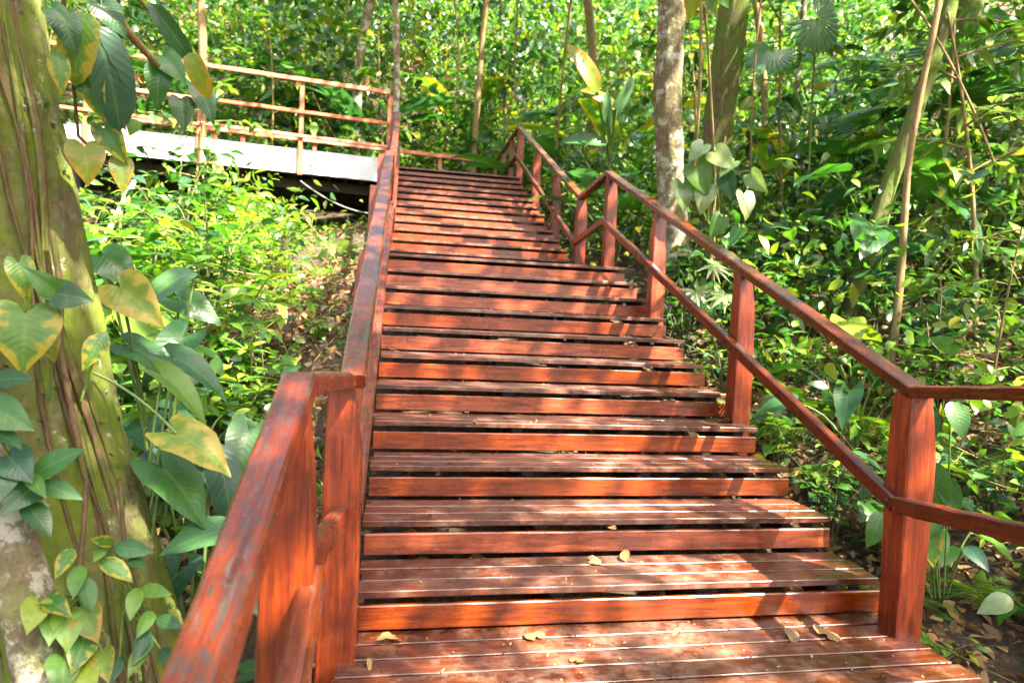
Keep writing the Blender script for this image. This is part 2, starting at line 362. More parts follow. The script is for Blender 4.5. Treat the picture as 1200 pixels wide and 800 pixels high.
# lower landing (the deck the camera looks over)
deck = thing('lower_landing', 'brown plank landing deck at the foot of the stairs dappled with sunlight', 'deck', (1.2, 0, -.05))
nP = 10
for i in range(nP):
    yc = .355-.119*i
    xl = -.02 if i == 0 else -.098; xr = 2.45
    beam('deck_plank', (xl+random.uniform(-.008, .008), yc, -.021), (xr+random.uniform(-.012, .012), yc+random.uniform(-.004, .004), -.021), .108, .042, M_TREAD, deck, rough=.0009, var=i % 6, bev=.003, seg=10)
for x in (.15, 1.2, 2.25): beam('joist', (x, .42, -.115), (x, -.80, -.115), .09, .14, M_STEEL, deck)
beam('edge_board', (-.10, -.86, -.10), (2.46, -.86, -.10), .035, .15, M_RISER, deck)
for x in (.1, 2.3): beam('deck_leg', (x, -.6, -.19), (x, -.6, ground(x, -.6)-.3), .1, .1, M_STEEL, deck)
# the flight below, that the camera stands on
low = thing('lower_flight', 'wooden stair flight leading down from the front of the plank landing', 'staircase', (1.2, -1, -.3))
for k in range(1, 7):
    y, z = -.84-k*RUN, -k*RISE
    planks(y, z, 0, 2.45, 3, (RUN-.012)/3, low)
    beam('riser_board', (-.005, y+.02-.0, z-.11), (2.455, y+.02, z-.11), .03, .11, M_RISER, low)
for x in (.1, 1.2, 2.36): beam('stringer', (x, -.9, -.30), (x, -3.3, -1.42), .07, .16, M_STEEL, low)

# ------------------------------------------------------------------ railings
def post(x, y, z0, z1, wd, parent, var, label=None, tap=.0):
    """hewn square post with a tapered, chamfered head"""
    key = ('post', var, round(z1-z0, 2), wd)
    if key not in BOX:
        rr = random.Random(var*31+5); n = 9; H = z1-z0; V = []; prof = [(1, -1), (1, 1), (-1, 1), (-1, -1)]
        bevs = .1
        ring = []
        for (a, b_), (c, d) in zip(prof, prof[1:]+prof[:1]):
            ring += [(a+(c-a)*bevs*.5, b_+(d-b_)*bevs*.5), (a+(c-a)*(1-bevs*.5), b_+(d-b_)*(1-bevs*.5))]
        side = rr.choice((-1, 1)); ph = rr.uniform(0, 6)
        for i in range(n+1):
            s = i/n; h = s*H; wid = 1+.05*math.sin(ph+s*4)-(.10*max(0, (s-.82)/.18))
            for (a, b_) in ring:
                xx = a*wid; 
                if s > .8 and a*side > 0: xx -= side*.42*(s-.8)/.2
                V.append((h-H/2, xx*wd/2+rr.uniform(-.0016, .0016)+.004*math.sin(ph+s*3), b_*wid*wd/2*.92+rr.uniform(-.0016, .0016)))
        m8 = len(ring); fs = [(i*m8+j, i*m8+(j+1) % m8, (i+1)*m8+(j+1) % m8, (i+1)*m8+j) for i in range(n) for j in range(m8)]
        fs += [tuple(range(m8-1, -1, -1)), tuple(n*m8+j for j in range(m8))]
        me = bpy.data.meshes.new('post'); me.from_pydata(V, [], fs); bm = bmesh.new(); bm.from_mesh(me); bmesh.ops.recalc_face_normals(bm, faces=bm.faces); bm.to_mesh(me); bm.free()
        me.materials.append(M_POST); BOX[key] = me
    mw = Matrix((Vector((0, 0, 1)), Vector((1, 0, 0)), Vector((0, 1, 0)))).transposed().to_4x4(); mw.translation = (x, y, (z0+z1)/2)
    o = link('post', BOX[key], parent, mw)
    if label: o['label'] = label
    return o
rr_ = thing('stair_railing', 'red brown wooden railing with square posts along the right side of the stairs', 'railing', (2.42, 0, 0), 'railings of the main stairs')
XR, XR2 = 2.425, 2.30
PR = [(XR, .215, -.20, 1.10), (XR, 1.75, .50, 1.77), (XR-.01, 3.28, 1.15, 2.46), (XR-.02, 4.66, 1.75, 3.06), (XR2-.02, 5.42, 1.80, 2.90), (XR2, 6.88, 2.35, 3.50), (XR2, 8.38, 3.05, 4.27), (XR2, 10.0, 3.75, 5.06)]
for i, (x, y, z0, z1) in enumerate(PR): post(x, y, z0, z1, .125 if i else .14, rr_, i % 4)
post(XR, -.66, -.35, 1.16, .14, rr_, 2)
def rail(parent, pts, wd, ht, mt, name='handrail', **kw):
    for i in range(len(pts)-1):
        beam(name, pts[i], pts[i+1], wd, ht, mt, parent, rough=.0022, var=i, bev=.008, seg=14, **kw)
xr = XR-.085
rail(rr_, [(XR-.03, -.72, 1.205), (XR-.03, .17, 1.115)], .10, .055, M_RAILC)
rail(rr_, [(XR-.03, .17, 1.115), (XR-.045, 4.71, 3.075)], .10, .055, M_RAILC)
rail(rr_, [(XR-.045, 4.71, 3.075), (XR2-.04, 5.36, 2.915)], .10, .055, M_RAILC)
rail(rr_, [(XR2-.04, 5.36, 2.915), (XR2-.03, 10.02, 5.10)], .10, .055, M_RAILC)
rail(rr_, [(xr, -.72, .70), (xr, .19, .60)], .05, .075, M_RAILC, name='mid_rail')
rail(rr_, [(xr, .19, .60), (xr-.015, 4.66, 2.53)], .05, .075, M_RAILC, name='mid_rail')
rail(rr_, [(xr-.015, 4.66, 2.53), (XR2-.095, 5.40, 2.36)], .05, .075, M_RAILC, name='mid_rail')
rail(rr_, [(XR2-.095, 5.40, 2.36), (XR2-.085, 9.98, 4.55)], .05, .075, M_RAILC, name='mid_rail')
def bolt(x, y, z, parent, sx):
    tube('bolt', [(x, y, z), (x+sx*.012, y, z), (x+sx*.0121, y, z)], [.011, .010, .001], M_STEEL, parent, k=8)
for (x, y, z0, z1) in PR[:8]:
    zr = {0: .60, 1: 1.28, 2: 1.94, 3: 2.52, 4: 2.37, 5: 3.06, 6: 3.78, 7: 4.54}[PR.index((x, y, z0, z1))]
    bolt((xr if y < 5 else XR2-.09)-.027, y, zr+.01, rr_, -1)
rl_ = thing('stair_railing', 'worn red wooden railing with a grey weathered top along the left side of the stairs', 'railing', (-.13, 0, 0), 'railings of the main stairs')
PL = [(-.105, .22, -.22, 1.09), (-.135, 1.75, .50, 1.74), (-.135, 3.28, 1.15, 2.44), (-.13, 4.66, 1.75, 3.04), (-.13, 5.42, 1.80, 2.90), (-.13, 6.88, 2.35, 3.50), (-.12, 8.38, 3.05, 4.24), (-.11, 10.0, 3.75, 5.12)]
for i, (x, y, z0, z1) in enumerate(PL): post(x, y, z0, z1, .14 if i < 1 else .11, rl_, (i+1) % 4)
rail(rl_, [(-.075, .12, 1.095), (-.060, 4.68, 3.07)], .095, .055, M_RAIL)
rail(rl_, [(-.060, 4.68, 3.07), (-.060, 5.34, 2.92)], .095, .055, M_RAIL)
rail(rl_, [(-.060, 5.34, 2.92), (-.045, 10.02, 5.14)], .095, .055, M_RAIL)
rail(rl_, [(-.050, .24, .575), (-.020, 4.66, 2.53)], .055, .075, M_RAIL, name='mid_rail')
rail(rl_, [(-.010, 4.66, 2.53), (-.015, 5.40, 2.36)], .055, .075, M_RAIL, name='mid_rail')
rail(rl_, [(-.015, 5.40, 2.36), (-.005, 9.98, 4.58)], .055, .075, M_RAIL, name='mid_rail')
# the near railing that runs down past the camera
rn_ = thing('lower_railing', 'chunky worn red railing with peeling grey varnish descending in the left foreground', 'railing', (-.15, -.7, 0))
post(-.166, -.66, -.60, 1.10, .122, rn_, 0)
rail(rn_, [(-.160, -.56, 1.150), (-.100, .15, 1.095)], .085, .06, M_RAIL, name='handrail')
rail(rn_, [(-.166, -.585, 1.155), (-.232, -2.9, .075)], .084, .07, M_RAIL, name='sloping_handrail')
rail(rn_, [(-.150, -.60, .66), (-.100, .15, .57)], .055, .09, M_RAIL, name='mid_rail')
rail(rn_, [(-.105, -.64, .66), (-.165, -2.9, -.42)], .06, .085, M_RAILC, name='sloping_mid_rail')

# ------------------------------------------------------------------ raised walkway at the top
walk = thing('raised_walkway', 'raised plank walkway with a pale grey edge beam crossing above the bushes', 'walkway', (-3, 10, 4))
ZW = 4.06; FA, FB = Vector((-.13, 9.93, 0)), Vector((-9.5, 8.9, 0))
def fpt(x, dy=0, z=0):
    s = (x-FA.x)/(FB.x-FA.x); return Vector((x, FA.y+(FB.y-FA.y)*s+dy, z))
prev = -.17
for x in (-1.62, -2.9, -4.3, -5.9, -7.6, -9.5):
    beam('fascia_beam', fpt(prev, 0, 4.03), fpt(x, 0, 4.03)+Vector((.012, 0, 0)), .06, .43, M_FASCIA, walk, seg=4); prev = x
for i in range(19):
    yy = .10+i*.165
    beam('walkway_plank', fpt(2.25, yy, ZW-.02), fpt(-9.5, yy, ZW-.02), .15, .04, M_TREAD, walk, var=i % 6)
for i in range(4): beam('walkway_plank', (-.03, 9.66+i*.155, ZW-.015), (2.25, 9.66+i*.155, ZW-.015), .145, .03, M_TREAD, walk, var=i)
x = -.35
while x > -9.3:
    beam('joist', fpt(x, .06, 3.90), fpt(x, 3.1, 3.90), .05, .16, M_JOIST, walk); x -= .30
for dy in (.5, 1.7, 2.9): beam('bearer', fpt(2.1, dy, 3.72), fpt(-9.4, dy, 3.72), .10, .18, M_JOIST, walk)
for (x, dy, rad) in ((-5.32, .35, .085), (-2.80, .5, .07), (-.6, 1.7, .07), (-5.4, 2.6, .08), (-8.2, .5, .08), (-2.9, 2.7, .07), (1.9, 2.6, .07)):
    p = fpt(x, dy, 0); tube('column', [(p.x, p.y, 3.64), (p.x, p.y, ground(p.x, p.y)-.4)], rad, M_STEEL, walk, k=14)
beam('back_skirt', fpt(-.2, 3.12, 3.86), fpt(-9.4, 3.12, 3.86), .04, .3, M_JOIST, walk)
tube('brace_pole', [at(157, 213, 11.2), at(112, 300, 9.2)], .035, M_POLE, walk, k=8)
# railings of the walkway
wr = thing('walkway_railing', 'sun bleached pink red railing along the near edge of the raised walkway', 'railing', (-2, 9.9, 4.06), 'walkway railings')
WZ = 5.42
for (x, z0) in ((-.20, 3.75), (-1.72, 3.78), (-3.35, 3.80), (-5.02, 3.80), (-6.6, 3.8)):
    p = fpt(x, -.075, 0); beam('post', (p.x, p.y, z0), (p.x, p.y, WZ-.03), .07, .08, M_PALE, wr, rough=.002, seg=8, var=int(-x))
for (a, b_) in ((-.20, -3.35), (-3.35, -6.7)):
    for zz, nm, hh in ((WZ, 'handrail', .07), (WZ-.56, 'mid_rail', .06), (WZ-.98, 'lower_rail', .05)):
        beam(nm, fpt(a, -.135, zz), fpt(b_, -.135, zz+.02), .05, hh, M_PALE, wr, rough=.003, seg=10)
wb = thing('walkway_railing', 'pinkish railing along the far edge of the walkway seen above the top step', 'railing', (1, 13.1, 4.06), 'walkway railings')
for x in (2.30, .95, -.3, -1.9, -3.4, -3.95, -5.6):
    beam('post', fpt(x, 3.2, 3.8), fpt(x, 3.2, 5.18), .085, .085, M_PALE, wb, rough=.002, var=int(x*2), seg=8)
for (a, b_) in ((2.35, -.5), (-.5, -3.98), (-3.98, -6)):
    for zz, nm in ((5.21, 'handrail'), (4.72, 'mid_rail')):
        beam(nm, fpt(a, 3.13, zz), fpt(b_, 3.13, zz), .06, .085, M_PALE, wb, rough=.004, seg=12)
ws = thing('walkway_railing', 'short red railing running back from the top right post of the stairs', 'railing', (2.3, 11.5, 4.06), 'walkway railings')
for y in (11.0, 12.1): beam('post', (2.30, y, 3.85), (2.30, y, 5.12), .10, .10, M_POST, ws, rough=.002, seg=8)
for zz, nm in ((5.14, 'handrail'), (4.60, 'mid_rail')):
    beam(nm, (2.27, 10.08, zz), (2.27, 13.0, zz+.02), .07, .075, M_RAILC, ws, rough=.003, seg=10)
# hanging rope of the walkway
rp = tag(tube('hanging_rope', bez(at(352, 212, 11.2), at(400, 250, 11.0), at(444, 251, 10.6), 14), .012, M_ROPE), 'grey rope sagging under the pale walkway beam beside the stair head', 'rope')

# ------------------------------------------------------------------ leaf templates (unit length along +Y, normal +Z)
def leaf_tpl(prof, W, bend=.25, fold=.18, rows=10, cols=2, wav=0.0, wn=5, cup=0.0):
    """prof: (edge t, half width 0..1, mid t)"""
    P = np.array(prof, float); s = np.linspace(0, 1, len(P)); q = np.linspace(0, 1, rows+1)
    te, wd, tm = (np.interp(q, s, P[:, i]) for i in range(3)); wd = wd*W*.5
    V = []; UV = []
    for i in range(rows+1):
        for j in range(-cols, cols+1):
            a = abs(j)/cols; tt = tm[i]+(te[i]-tm[i])*a
            x = wd[i]*j/cols
            z = fold*abs(x)*(1-cup*a) - bend*max(0, tt)**2*.5 + wav*a*math.sin(i*wn*1.0+(1 if j > 0 else 0)*1.3)
            V.append((x, tt*(1-.12*bend*max(0, tt)), z)); UV.append((.5+.5*j/cols, min(1, max(0, (tt+.25)/1.25))))
    k = 2*cols+1
    F = [(i*k+j, i*k+j+1, (i+1)*k+j+1, (i+1)*k+j) for i in range(rows) for j in range(k-1)]
    return np.array(V), np.array(F), np.array(UV)
LANCE = [(0, .04, 0), (.1, .35, .08), (.25, .8, .22), (.4, 1, .38), (.55, .95, .54), (.7, .72, .7), (.85, .36, .86), (1, .02, 1)]
OVAL = [(0, .05, 0), (.06, .45, .05), (.18, .85, .16), (.35, 1, .33), (.52, .95, .5), (.7, .72, .7), (.86, .36, .87), (1, .02, 1)]
HEART = [(0, .03, 0), (-.15, .22, .01), (-.21, .48, .02), (-.14, .78, .05), (.02, .97, .12), (.2, 1, .24), (.4, .88, .44), (.6, .64, .64), (.8, .32, .82), (1, .02, 1)]
ARUM = [(0, .03, 0), (-.2, .25, .01), (-.33, .55, .02), (-.24, .85, .06), (-.02, .98, .14), (.2, 1, .28), (.42, .85, .48), (.65, .55, .68), (.85, .25, .86), (1, .02, 1)]
PADDLE = [(0, .06, 0), (.05, .6, .04), (.15, .92, .14), (.35, 1, .34), (.6, .98, .6), (.8, .8, .8), (.93, .45, .93), (1, .04, 1)]
T = {}
T['lance'] = leaf_tpl(LANCE, .30, .45, .25, 6, 1); T['lance2'] = leaf_tpl(LANCE, .36, .8, .3, 6, 1)
T['oval'] = leaf_tpl(OVAL, .52, .4, .2, 6, 1); T['oval2'] = leaf_tpl(OVAL, .62, .75, .25, 6, 1)
T['heart'] = leaf_tpl(HEART, .85, .65, .30, 11, 3, .022, 1.9, .5); T['heart2'] = leaf_tpl(HEART, .95, 1.0, .12, 11, 3, .03, 2.3, .6)
T['arum'] = leaf_tpl(ARUM, .72, .7, .3, 12, 3, .03, 1.7, .6); T['arum2'] = leaf_tpl(ARUM, .62, .9, .3, 10, 2, .012)
T['paddle'] = leaf_tpl(PADDLE, .34, .8, .25, 12, 2, .008); T['ribbed'] = leaf_tpl(PADDLE, .42, .7, .22, 14, 3, .012, 3)
T['tiny'] = leaf_tpl([(0, .1, 0), (.35, 1, .35), (.7, .7, .7), (1, .03, 1)], .5, .4, .25, 3, 1)
T['card'] = leaf_tpl([(0, .2, 0), (.45, 1, .45), (1, .05, 1)], .5, .4, .3, 2, 1)
def fern_tpl(n=15):
    V, F, UV = [], [], []
    def cv(t): return (0, t*(1-.12*t), .30*t-.62*t*t)
    for i in range(n*2+1):
        t_ = i/(n*2); c = cv(t_); V += [(-.006, c[1], c[2]), (.006, c[1], c[2])]; UV += [(.5, t_), (.5, t_)]
    for i in range(n*2): F.append((2*i, 2*i+1, 2*i+3, 2*i+2))
    for i in range(1, n*2):
        t_ = i/(n*2); L = .26*math.sin(math.pi*min(1, .12+t_*.88))**.7*(1-.25*t_)
        for s_ in (-1, 1):
            c = Vector(cv(t_)); d = Vector((s_*.93, .36, -.22)).normalized(); b0 = len(V)
            e = Vector((0, .5/n*.62, 0))
            q = [c-e*.5, c+d*L*.45-e*.62+Vector((0, 0, .01)), c+d*L+e*.2, c+d*L*.45+e*.62+Vector((0, 0, .01))]
            V += [tuple(a) for a in q]; UV += [(.5, 0), (.2, .5), (.5, 1), (.8, .5)]
            F.append((b0, b0+1, b0+2, b0+3) if s_ > 0 else (b0+3, b0+2, b0+1, b0))
    return np.array(V), np.array(F), np.array(UV)
T['fern'] = fern_tpl()
def fan_tpl(n=18, spread=2.6, split=.45, droop=.5):
    V, F, UV = [], [], []
    for i in range(n):
        a = -spread/2+spread*i/(n-1); da = spread/(n-1)*.5
        c0 = len(V); L = 1-.15*abs(a)/spread*2
        def p(r_, an, dz): return (math.sin(an)*r_, math.cos(an)*r_, dz-droop*r_*r_*.5)
        V += [p(.02, a, 0), p(split*L, a-da, -.02), p(L, a, -.05), p(split*L, a+da, -.02), p(split*L, a, .03)]
        UV += [(.5, 0), (0, .5), (.5, 1), (1, .5), (.5, .5)]
        F += [(c0, c0+1, c0+4, c0+4), (c0, c0+4, c0+3, c0+3), (c0+1, c0+2, c0+4, c0+4), (c0+4, c0+2, c0+3, c0+3)]
    return V, F, UV
def tri_mesh(name, V, F, UV, material):
    me = bpy.data.meshes.new(name); me.from_pydata(V, [], [f[:3] if f[2] == f[3] else f for f in F])
    l = me.uv_layers.new(name='UVMap')
    for lp in me.loops: l.data[lp.index].uv = UV[lp.vertex_index]
    me.polygons.foreach_set('use_smooth', [True]*len(me.polygons)); me.materials.append(material); return me
LM = {}
def leaf_mesh(kind, material):
    k = (kind, material.name)
    if k not in LM: LM[k] = mesh_np('leaf_'+kind, *[T[kind][i] for i in (0, 1)], material, T[kind][2])
    return LM[k]
LM[('fan', L_DEEP.name)] = tri_mesh('leaf_fan', *fan_tpl(), L_PALM)
LM[('palmate', L_GREY.name)] = tri_mesh('leaf_palmate', *fan_tpl(22, 4.6, .82, .35), L_GREY)
LM[('palmate', L_PALE.name)] = tri_mesh('leaf_palmate', *fan_tpl(9, 4.4, .35, .3), L_PALE)
def orient(p, d, n, L, W=1.0):
    """world matrix of a leaf with base p, direction d, face normal about n"""
    y = Vector(d).normalized(); x = y.cross(Vector(n))
    if x.length < .05: x = y.cross(Vector((.3, .8, .2)))
    x.normalize(); z = x.cross(y)
    m_ = Matrix((x*L*W, y*L, z*L)).transposed().to_4x4(); m_.translation = p; return m_
def rv(a, rr=random): return Vector((rr.uniform(-a, a), rr.uniform(-a, a), rr.uniform(-a, a)))
def add_leaf(parent, kind, material, p, d, n, L, W=1.0, name='leaf', label=None):
    o = link(name, leaf_mesh(kind, material), parent, orient(p, d, n, L, W))
    if label: o['label'] = label
    return o

# ------------------------------------------------------------------ plant prototypes (built at the origin, then copied)
def children(o): return KIDS.get(o.name, [])
KIDS = {}
def collect(root): KIDS[root.name] = [(o, o.matrix_basis.copy()) for o in root.children]
def clone(proto, loc, rz=0, sc=1.0, label=None, group=None, tilt=(0, 0)):
    r_ = proto.copy(); C.objects.link(r_); r_.location = loc; r_.rotation_euler = (tilt[0], tilt[1], rz); r_.scale = (sc, sc, sc)
    if label: r_['label'] = label
    if group: r_['group'] = group
    for ch, ml in KIDS[proto.name]:
        c = ch.copy(); C.objects.link(c); c.parent = r_; c.matrix_basis = ml
    return r_
def rosette_shrub(name, ns, h, spread, ll, kind, mt, per=8, rings=3, seed=0):
    rr = random.Random(seed); root = thing(name, None, 'shrub')
    for i in range(ns):
        a = 6.28*i/ns+rr.uniform(-.4, .4); rad = spread*rr.uniform(.25, 1); H = h*rr.uniform(.65, 1.05)*(1-.25*rad/spread)
        tip = Vector((math.cos(a)*rad, math.sin(a)*rad, H)); b0 = Vector((math.cos(a)*.05, math.sin(a)*.05, -.1))
        pts = bez(b0, (tip.x*.35, tip.y*.35, H*.6), tip, 6)
        tube('stem', pts, [.009-.001*j for j in range(7)], L_STEM, root, k=5)
        for q in range(rings):
            pz = pts[-1].lerp(pts[3], q/max(1, rings)); ax = (pts[-1]-pts[-3]).normalized()
            for j in range(per if q == 0 else per-3):
                b_ = 6.28*j/per+q*.6+rr.uniform(-.25, .25); out = Vector((math.cos(b_), math.sin(b_), rr.uniform(.05, .65)-.25*q))
                add_leaf(root, kind, mt, pz+out*.01, out, Vector((0, 0, 1))+rv(.3, rr), ll*rr.uniform(.7, 1.1)*(1 if q == 0 else 1.1))
    collect(root); return root
def bushy(name, ns, h, spread, ll, kinds, mt, nl=12, seed=0, droop=.3):
    rr = random.Random(seed); root = thing(name, None, 'bush')
    for i in range(ns):
        a = 6.28*i/ns+rr.uniform(-.5, .5); rad = spread*rr.uniform(.3, 1); H = h*rr.uniform(.55, 1.05)
        tip = Vector((math.cos(a)*rad, math.sin(a)*rad, H)); b0 = Vector((math.cos(a)*.05, math.sin(a)*.05, -.1))
        pts = bez(b0, (tip.x*.2, tip.y*.2, H*.85), tip, 8)
        tube('stem', pts, [.010-.001*j for j in range(9)], L_STEM, root, k=5)
        for j in range(nl):
            s = .25+.75*(j+rr.random())/nl; f_ = s*8; k0 = min(7, int(f_)); p = pts[k0].lerp(pts[k0+1], f_-k0)
            b_ = rr.uniform(0, 6.28); out = Vector((math.cos(b_), math.sin(b_), rr.uniform(-droop, .45)))
            p = p+out*rr.uniform(.02, .10)
            add_leaf(root, rr.choice(kinds), mt, p, out, Vector((0, 0, 1))+rv(.45, rr), ll*rr.uniform(.6, 1.15))
    collect(root); return root
def arum(name, n, h, ll, kinds, mt, seed=0, spread=.5):
    rr = random.Random(seed); root = thing(name, None, 'plant')
    for i in range(n):
        a = 6.28*i/n+rr.uniform(-.4, .4); rad = spread*rr.uniform(.4, 1.1); H = h*rr.uniform(.55, 1.1)
        tip = Vector((math.cos(a)*rad, math.sin(a)*rad, H))
        pts = bez((0, 0, -.1), (tip.x*.25, tip.y*.25, H*.95), tip, 7)
        tube('stalk', pts, [.010-.0007*j for j in range(8)], L_STALK, root, k=6)
        out = Vector((math.cos(a), math.sin(a), rr.uniform(-.8, .05)))
        add_leaf(root, rr.choice(kinds), mt if not isinstance(mt, list) else rr.choice(mt), tip, out, Vector((0, 0, 1))+out*.2+rv(.25, rr), ll*rr.uniform(.75, 1.15))
    collect(root); return root
def fern(name, n, L, seed=0, mt=None):
    rr = random.Random(seed); root = thing(name, None, 'fern')
    for i in range(n):
        a = 6.28*i/n+rr.uniform(-.3, .3); e = rr.uniform(.25, 1.1)
        add_leaf(root, 'fern', mt or L_BRIGHT, Vector((0, 0, .02)), Vector((math.cos(a), math.sin(a), e)), Vector((0, 0, 1))+rv(.1, rr), L*rr.uniform(.75, 1.1), name='frond')
    collect(root); return root
def fanpalm(name, n, h, L, seed=0):
    rr = random.Random(seed); root = thing(name, None, 'palm')
    tube('trunk', [(0, 0, -.2), (.02, .01, h*.25), (.0, .03, h*.5)], [.05, .045, .04], M_BARK_TAN, root, k=8)
    for i in range(n):
        a = 6.28*i/n+rr.uniform(-.3, .3); e = rr.uniform(.2, 1.5); d = Vector((math.cos(a), math.sin(a), e)).normalized()
        p0 = Vector((0, .03, h*.5)); p1 = p0+d*L*1.2*rr.uniform(.8, 1.1)
        tube('stalk', bez(p0, p0+d*L*.7+Vector((0, 0, .1)), p1, 5), .010, L_STALK, root, k=5)
        o = link('frond', LM[('fan', L_DEEP.name)], root, orient(p1, d+Vector((0, 0, -.6)), Vector((0, 0, 1))+d*.5, L))
    collect(root); return root
def paddle(name, n, h, L, mt, seed=0):
    rr = random.Random(seed); root = thing(name, None, 'plant')
    for i in range(n):
        a = 6.28*i/n+rr.uniform(-.4, .4); e = rr.uniform(1.2, 3); d = Vector((math.cos(a), math.sin(a), e)).normalized()
        p1 = d*h*rr.uniform(.5, .9)
        tube('stalk', bez((0, 0, -.1), d*h*.3+Vector((0, 0, .15)), p1, 6), [.02, .018, .016, .014, .012, .011, .010], L_STALK, root, k=6)
        add_leaf(root, 'paddle', mt, p1, d*.8+Vector((math.cos(a), math.sin(a), .3)), Vector((-math.cos(a), -math.sin(a), 1.0)), L*rr.uniform(.8, 1.1))
    collect(root); return root
def sapling(name, h, nb, ll, kinds, mt, seed=0, lean=.15, bl=.8):
    rr = random.Random(seed); root = thing(name, None, 'sapling')
    top = Vector((lean*h, rr.uniform(-.1, .1)*h, h)); pts = bez((0, 0, -.2), (0, 0, h*.5), top, 8)
    tube('stem', pts, [.022-.0018*j for j in range(9)], M_BARK_TAN, root, k=7)
    for i in range(nb):
        s = .3+.7*i/nb; f_ = s*8; k0 = min(7, int(f_)); p = pts[k0].lerp(pts[k0+1], f_-k0)
        a = i*2.4+rr.uniform(-.4, .4); d = Vector((math.cos(a), math.sin(a), rr.uniform(-.05, .5))); L = bl*rr.uniform(.5, 1.1)
        bp = bez(p, p+d*L*.6+Vector((0, 0, .08)), p+d*L+Vector((0, 0, -.15*L)), 5); tube('branch', bp, [.009, .008, .007, .006, .005, .004], M_BARK_TAN, root, k=5)
        for j in range(13):
            q = bp[0].lerp(bp[-1], 0) if False else bp[min(5, 1+j*5//13)]
            o = Vector((rr.uniform(-1, 1), rr.uniform(-1, 1), rr.uniform(-.8, .2)))+d*.8
            add_leaf(root, rr.choice(kinds), mt, q+rv(.03, rr), o, Vector((0, 0, 1))+rv(.4, rr), ll*rr.uniform(.7, 1.1))
    collect(root); return root
P_ROS = [rosette_shrub('rosette_shrub', 7, .75, .40, .17, 'lance', L_BRIGHT, seed=1), rosette_shrub('rosette_shrub', 6, .9, .38, .19, 'lance2', L_MIX, seed=2)]
P_BUSH = [bushy('leafy_bush', 8, .95, .5, .15, ['oval', 'oval2'], L_MID, 12, 3), bushy('leafy_bush', 8, .8, .55, .125, ['oval', 'lance2', 'oval2'], L_MIX, 14, 4), bushy('leafy_bush', 7, 1.15, .5, .17, ['oval2', 'oval'], L_DEEP, 12, 5)]
P_HEART = [bushy('heart_leaved_plant', 7, .75, .45, .17, ['heart', 'heart2'], L_MID, 7, 6, .6), bushy('heart_leaved_plant', 6, .6, .45, .14, ['heart'], L_BRIGHT, 8, 7, .6)]
P_ARUM = [arum('arum_plant', 7, .7, .36, ['arum', 'arum2'], [L_DEEP, L_MID, L_GREY], 8), arum('arum_plant', 6, .55, .30, ['arum', 'heart'], [L_MID, L_BRIGHT], 9)]
P_FERN = [fern('fern', 9, .75, 10), fern('fern', 8, .6, 11, L_PALE)]
P_FAN = [fanpalm('fan_palm', 9, 1.6, .75, 12)]
P_PAD = [paddle('broad_paddle_leaved_plant', 6, 1.0, .95, L_MID, 13), paddle('broad_paddle_leaved_plant', 5, .9, .8, L_YEDGE, 14)]
P_SAP = [sapling('sapling', 2.4, 11, .20, ['lance2', 'lance'], L_PALE, 15), sapling('sapling', 2.8, 12, .19, ['oval2', 'lance2'], L_MIX, 16, -.1), sapling('sapling', 2.0, 9, .17, ['oval'], L_MID, 17, .1, .6)]
ALLP = P_ROS+P_BUSH+P_HEART+P_ARUM+P_FERN+P_FAN+P_PAD+P_SAP

# ---- placing plants: each copy gets its label from what it stands beside
LANDS = [('the mossy trunk', (-1.2, .2)), ('the foreground railing', (-.15, -.7)), ('the second left post', (-.13, 1.75)), ('the third left post', (-.13, 3.28)), ('the left mid-landing rail', (-.13, 5.0)), ('the left stair head', (-.1, 8.4)),
         ('the dark walkway column', (-5.32, 9.8)), ('the slim walkway column', (-2.8, 10.1)), ('the right foot post', (2.43, .21)), ('the second right post', (2.43, 1.75)), ('the third right post', (2.43, 3.28)),
         ('the right mid-landing rail', (2.4, 5.0)), ('the upper right railing', (2.3, 7.6)), ('the right stair head', (2.3, 10)), ('the pale blotched trunk', (3.15, 4.55)), ('the dark trunk', (4.15, 5.7)), ('the leaning brown trunk', (5.0, 4.0)), ('the right edge of the photo', (6.2, 1.5)), ('the walkway planks', (-1.5, 11))]
PEND = []
DESC = {'rosette_shrub': 'shrub with narrow whorled leaves', 'leafy_bush': 'bush of oval leaves', 'heart_leaved_plant': 'heart leaved plant', 'arum_plant': 'arum with arrow shaped leaves', 'fern': 'feathery fern', 'fan_palm': 'fan palm', 'broad_paddle_leaved_plant': 'paddle leaved plant', 'sapling': 'slender leafy sapling'}
TONE = {}
for p_, c_ in ((P_ROS[0], 'bright green'), (P_ROS[1], 'mixed green'), (P_BUSH[0], 'mid green'), (P_BUSH[1], 'small leaved'), (P_BUSH[2], 'dark glossy'), (P_HEART[0], 'mid green'), (P_HEART[1], 'light green'), (P_ARUM[0], 'dark green'), (P_ARUM[1], 'fresh green'), (P_FERN[0], 'bright green'), (P_FERN[1], 'pale'), (P_FAN[0], 'dark green'), (P_PAD[0], 'green'), (P_PAD[1], 'yellowing'), (P_SAP[0], 'pale glossy'), (P_SAP[1], 'mixed green'), (P_SAP[2], 'mid green')): TONE[p_.name] = c_
def base(n): return n.split('.')[0]
def put(proto, x, y, sc=1.0, rz=None, dz=0, label=None, tilt=None):
    rz = random.uniform(0, 6.28) if rz is None else rz
    tilt = tilt or (random.uniform(-.12, .12), random.uniform(-.12, .12))
    o = clone(proto, (x, y, ground(x, y)+dz), rz, sc, label, tilt=tilt)
    if not label: PEND.append((o, proto))
    return o
def put_px(proto, px, py_top, d, sc=1.0, **kw):
    p = at(px, py_top, d); return put(proto, p.x, p.y, sc, **kw)
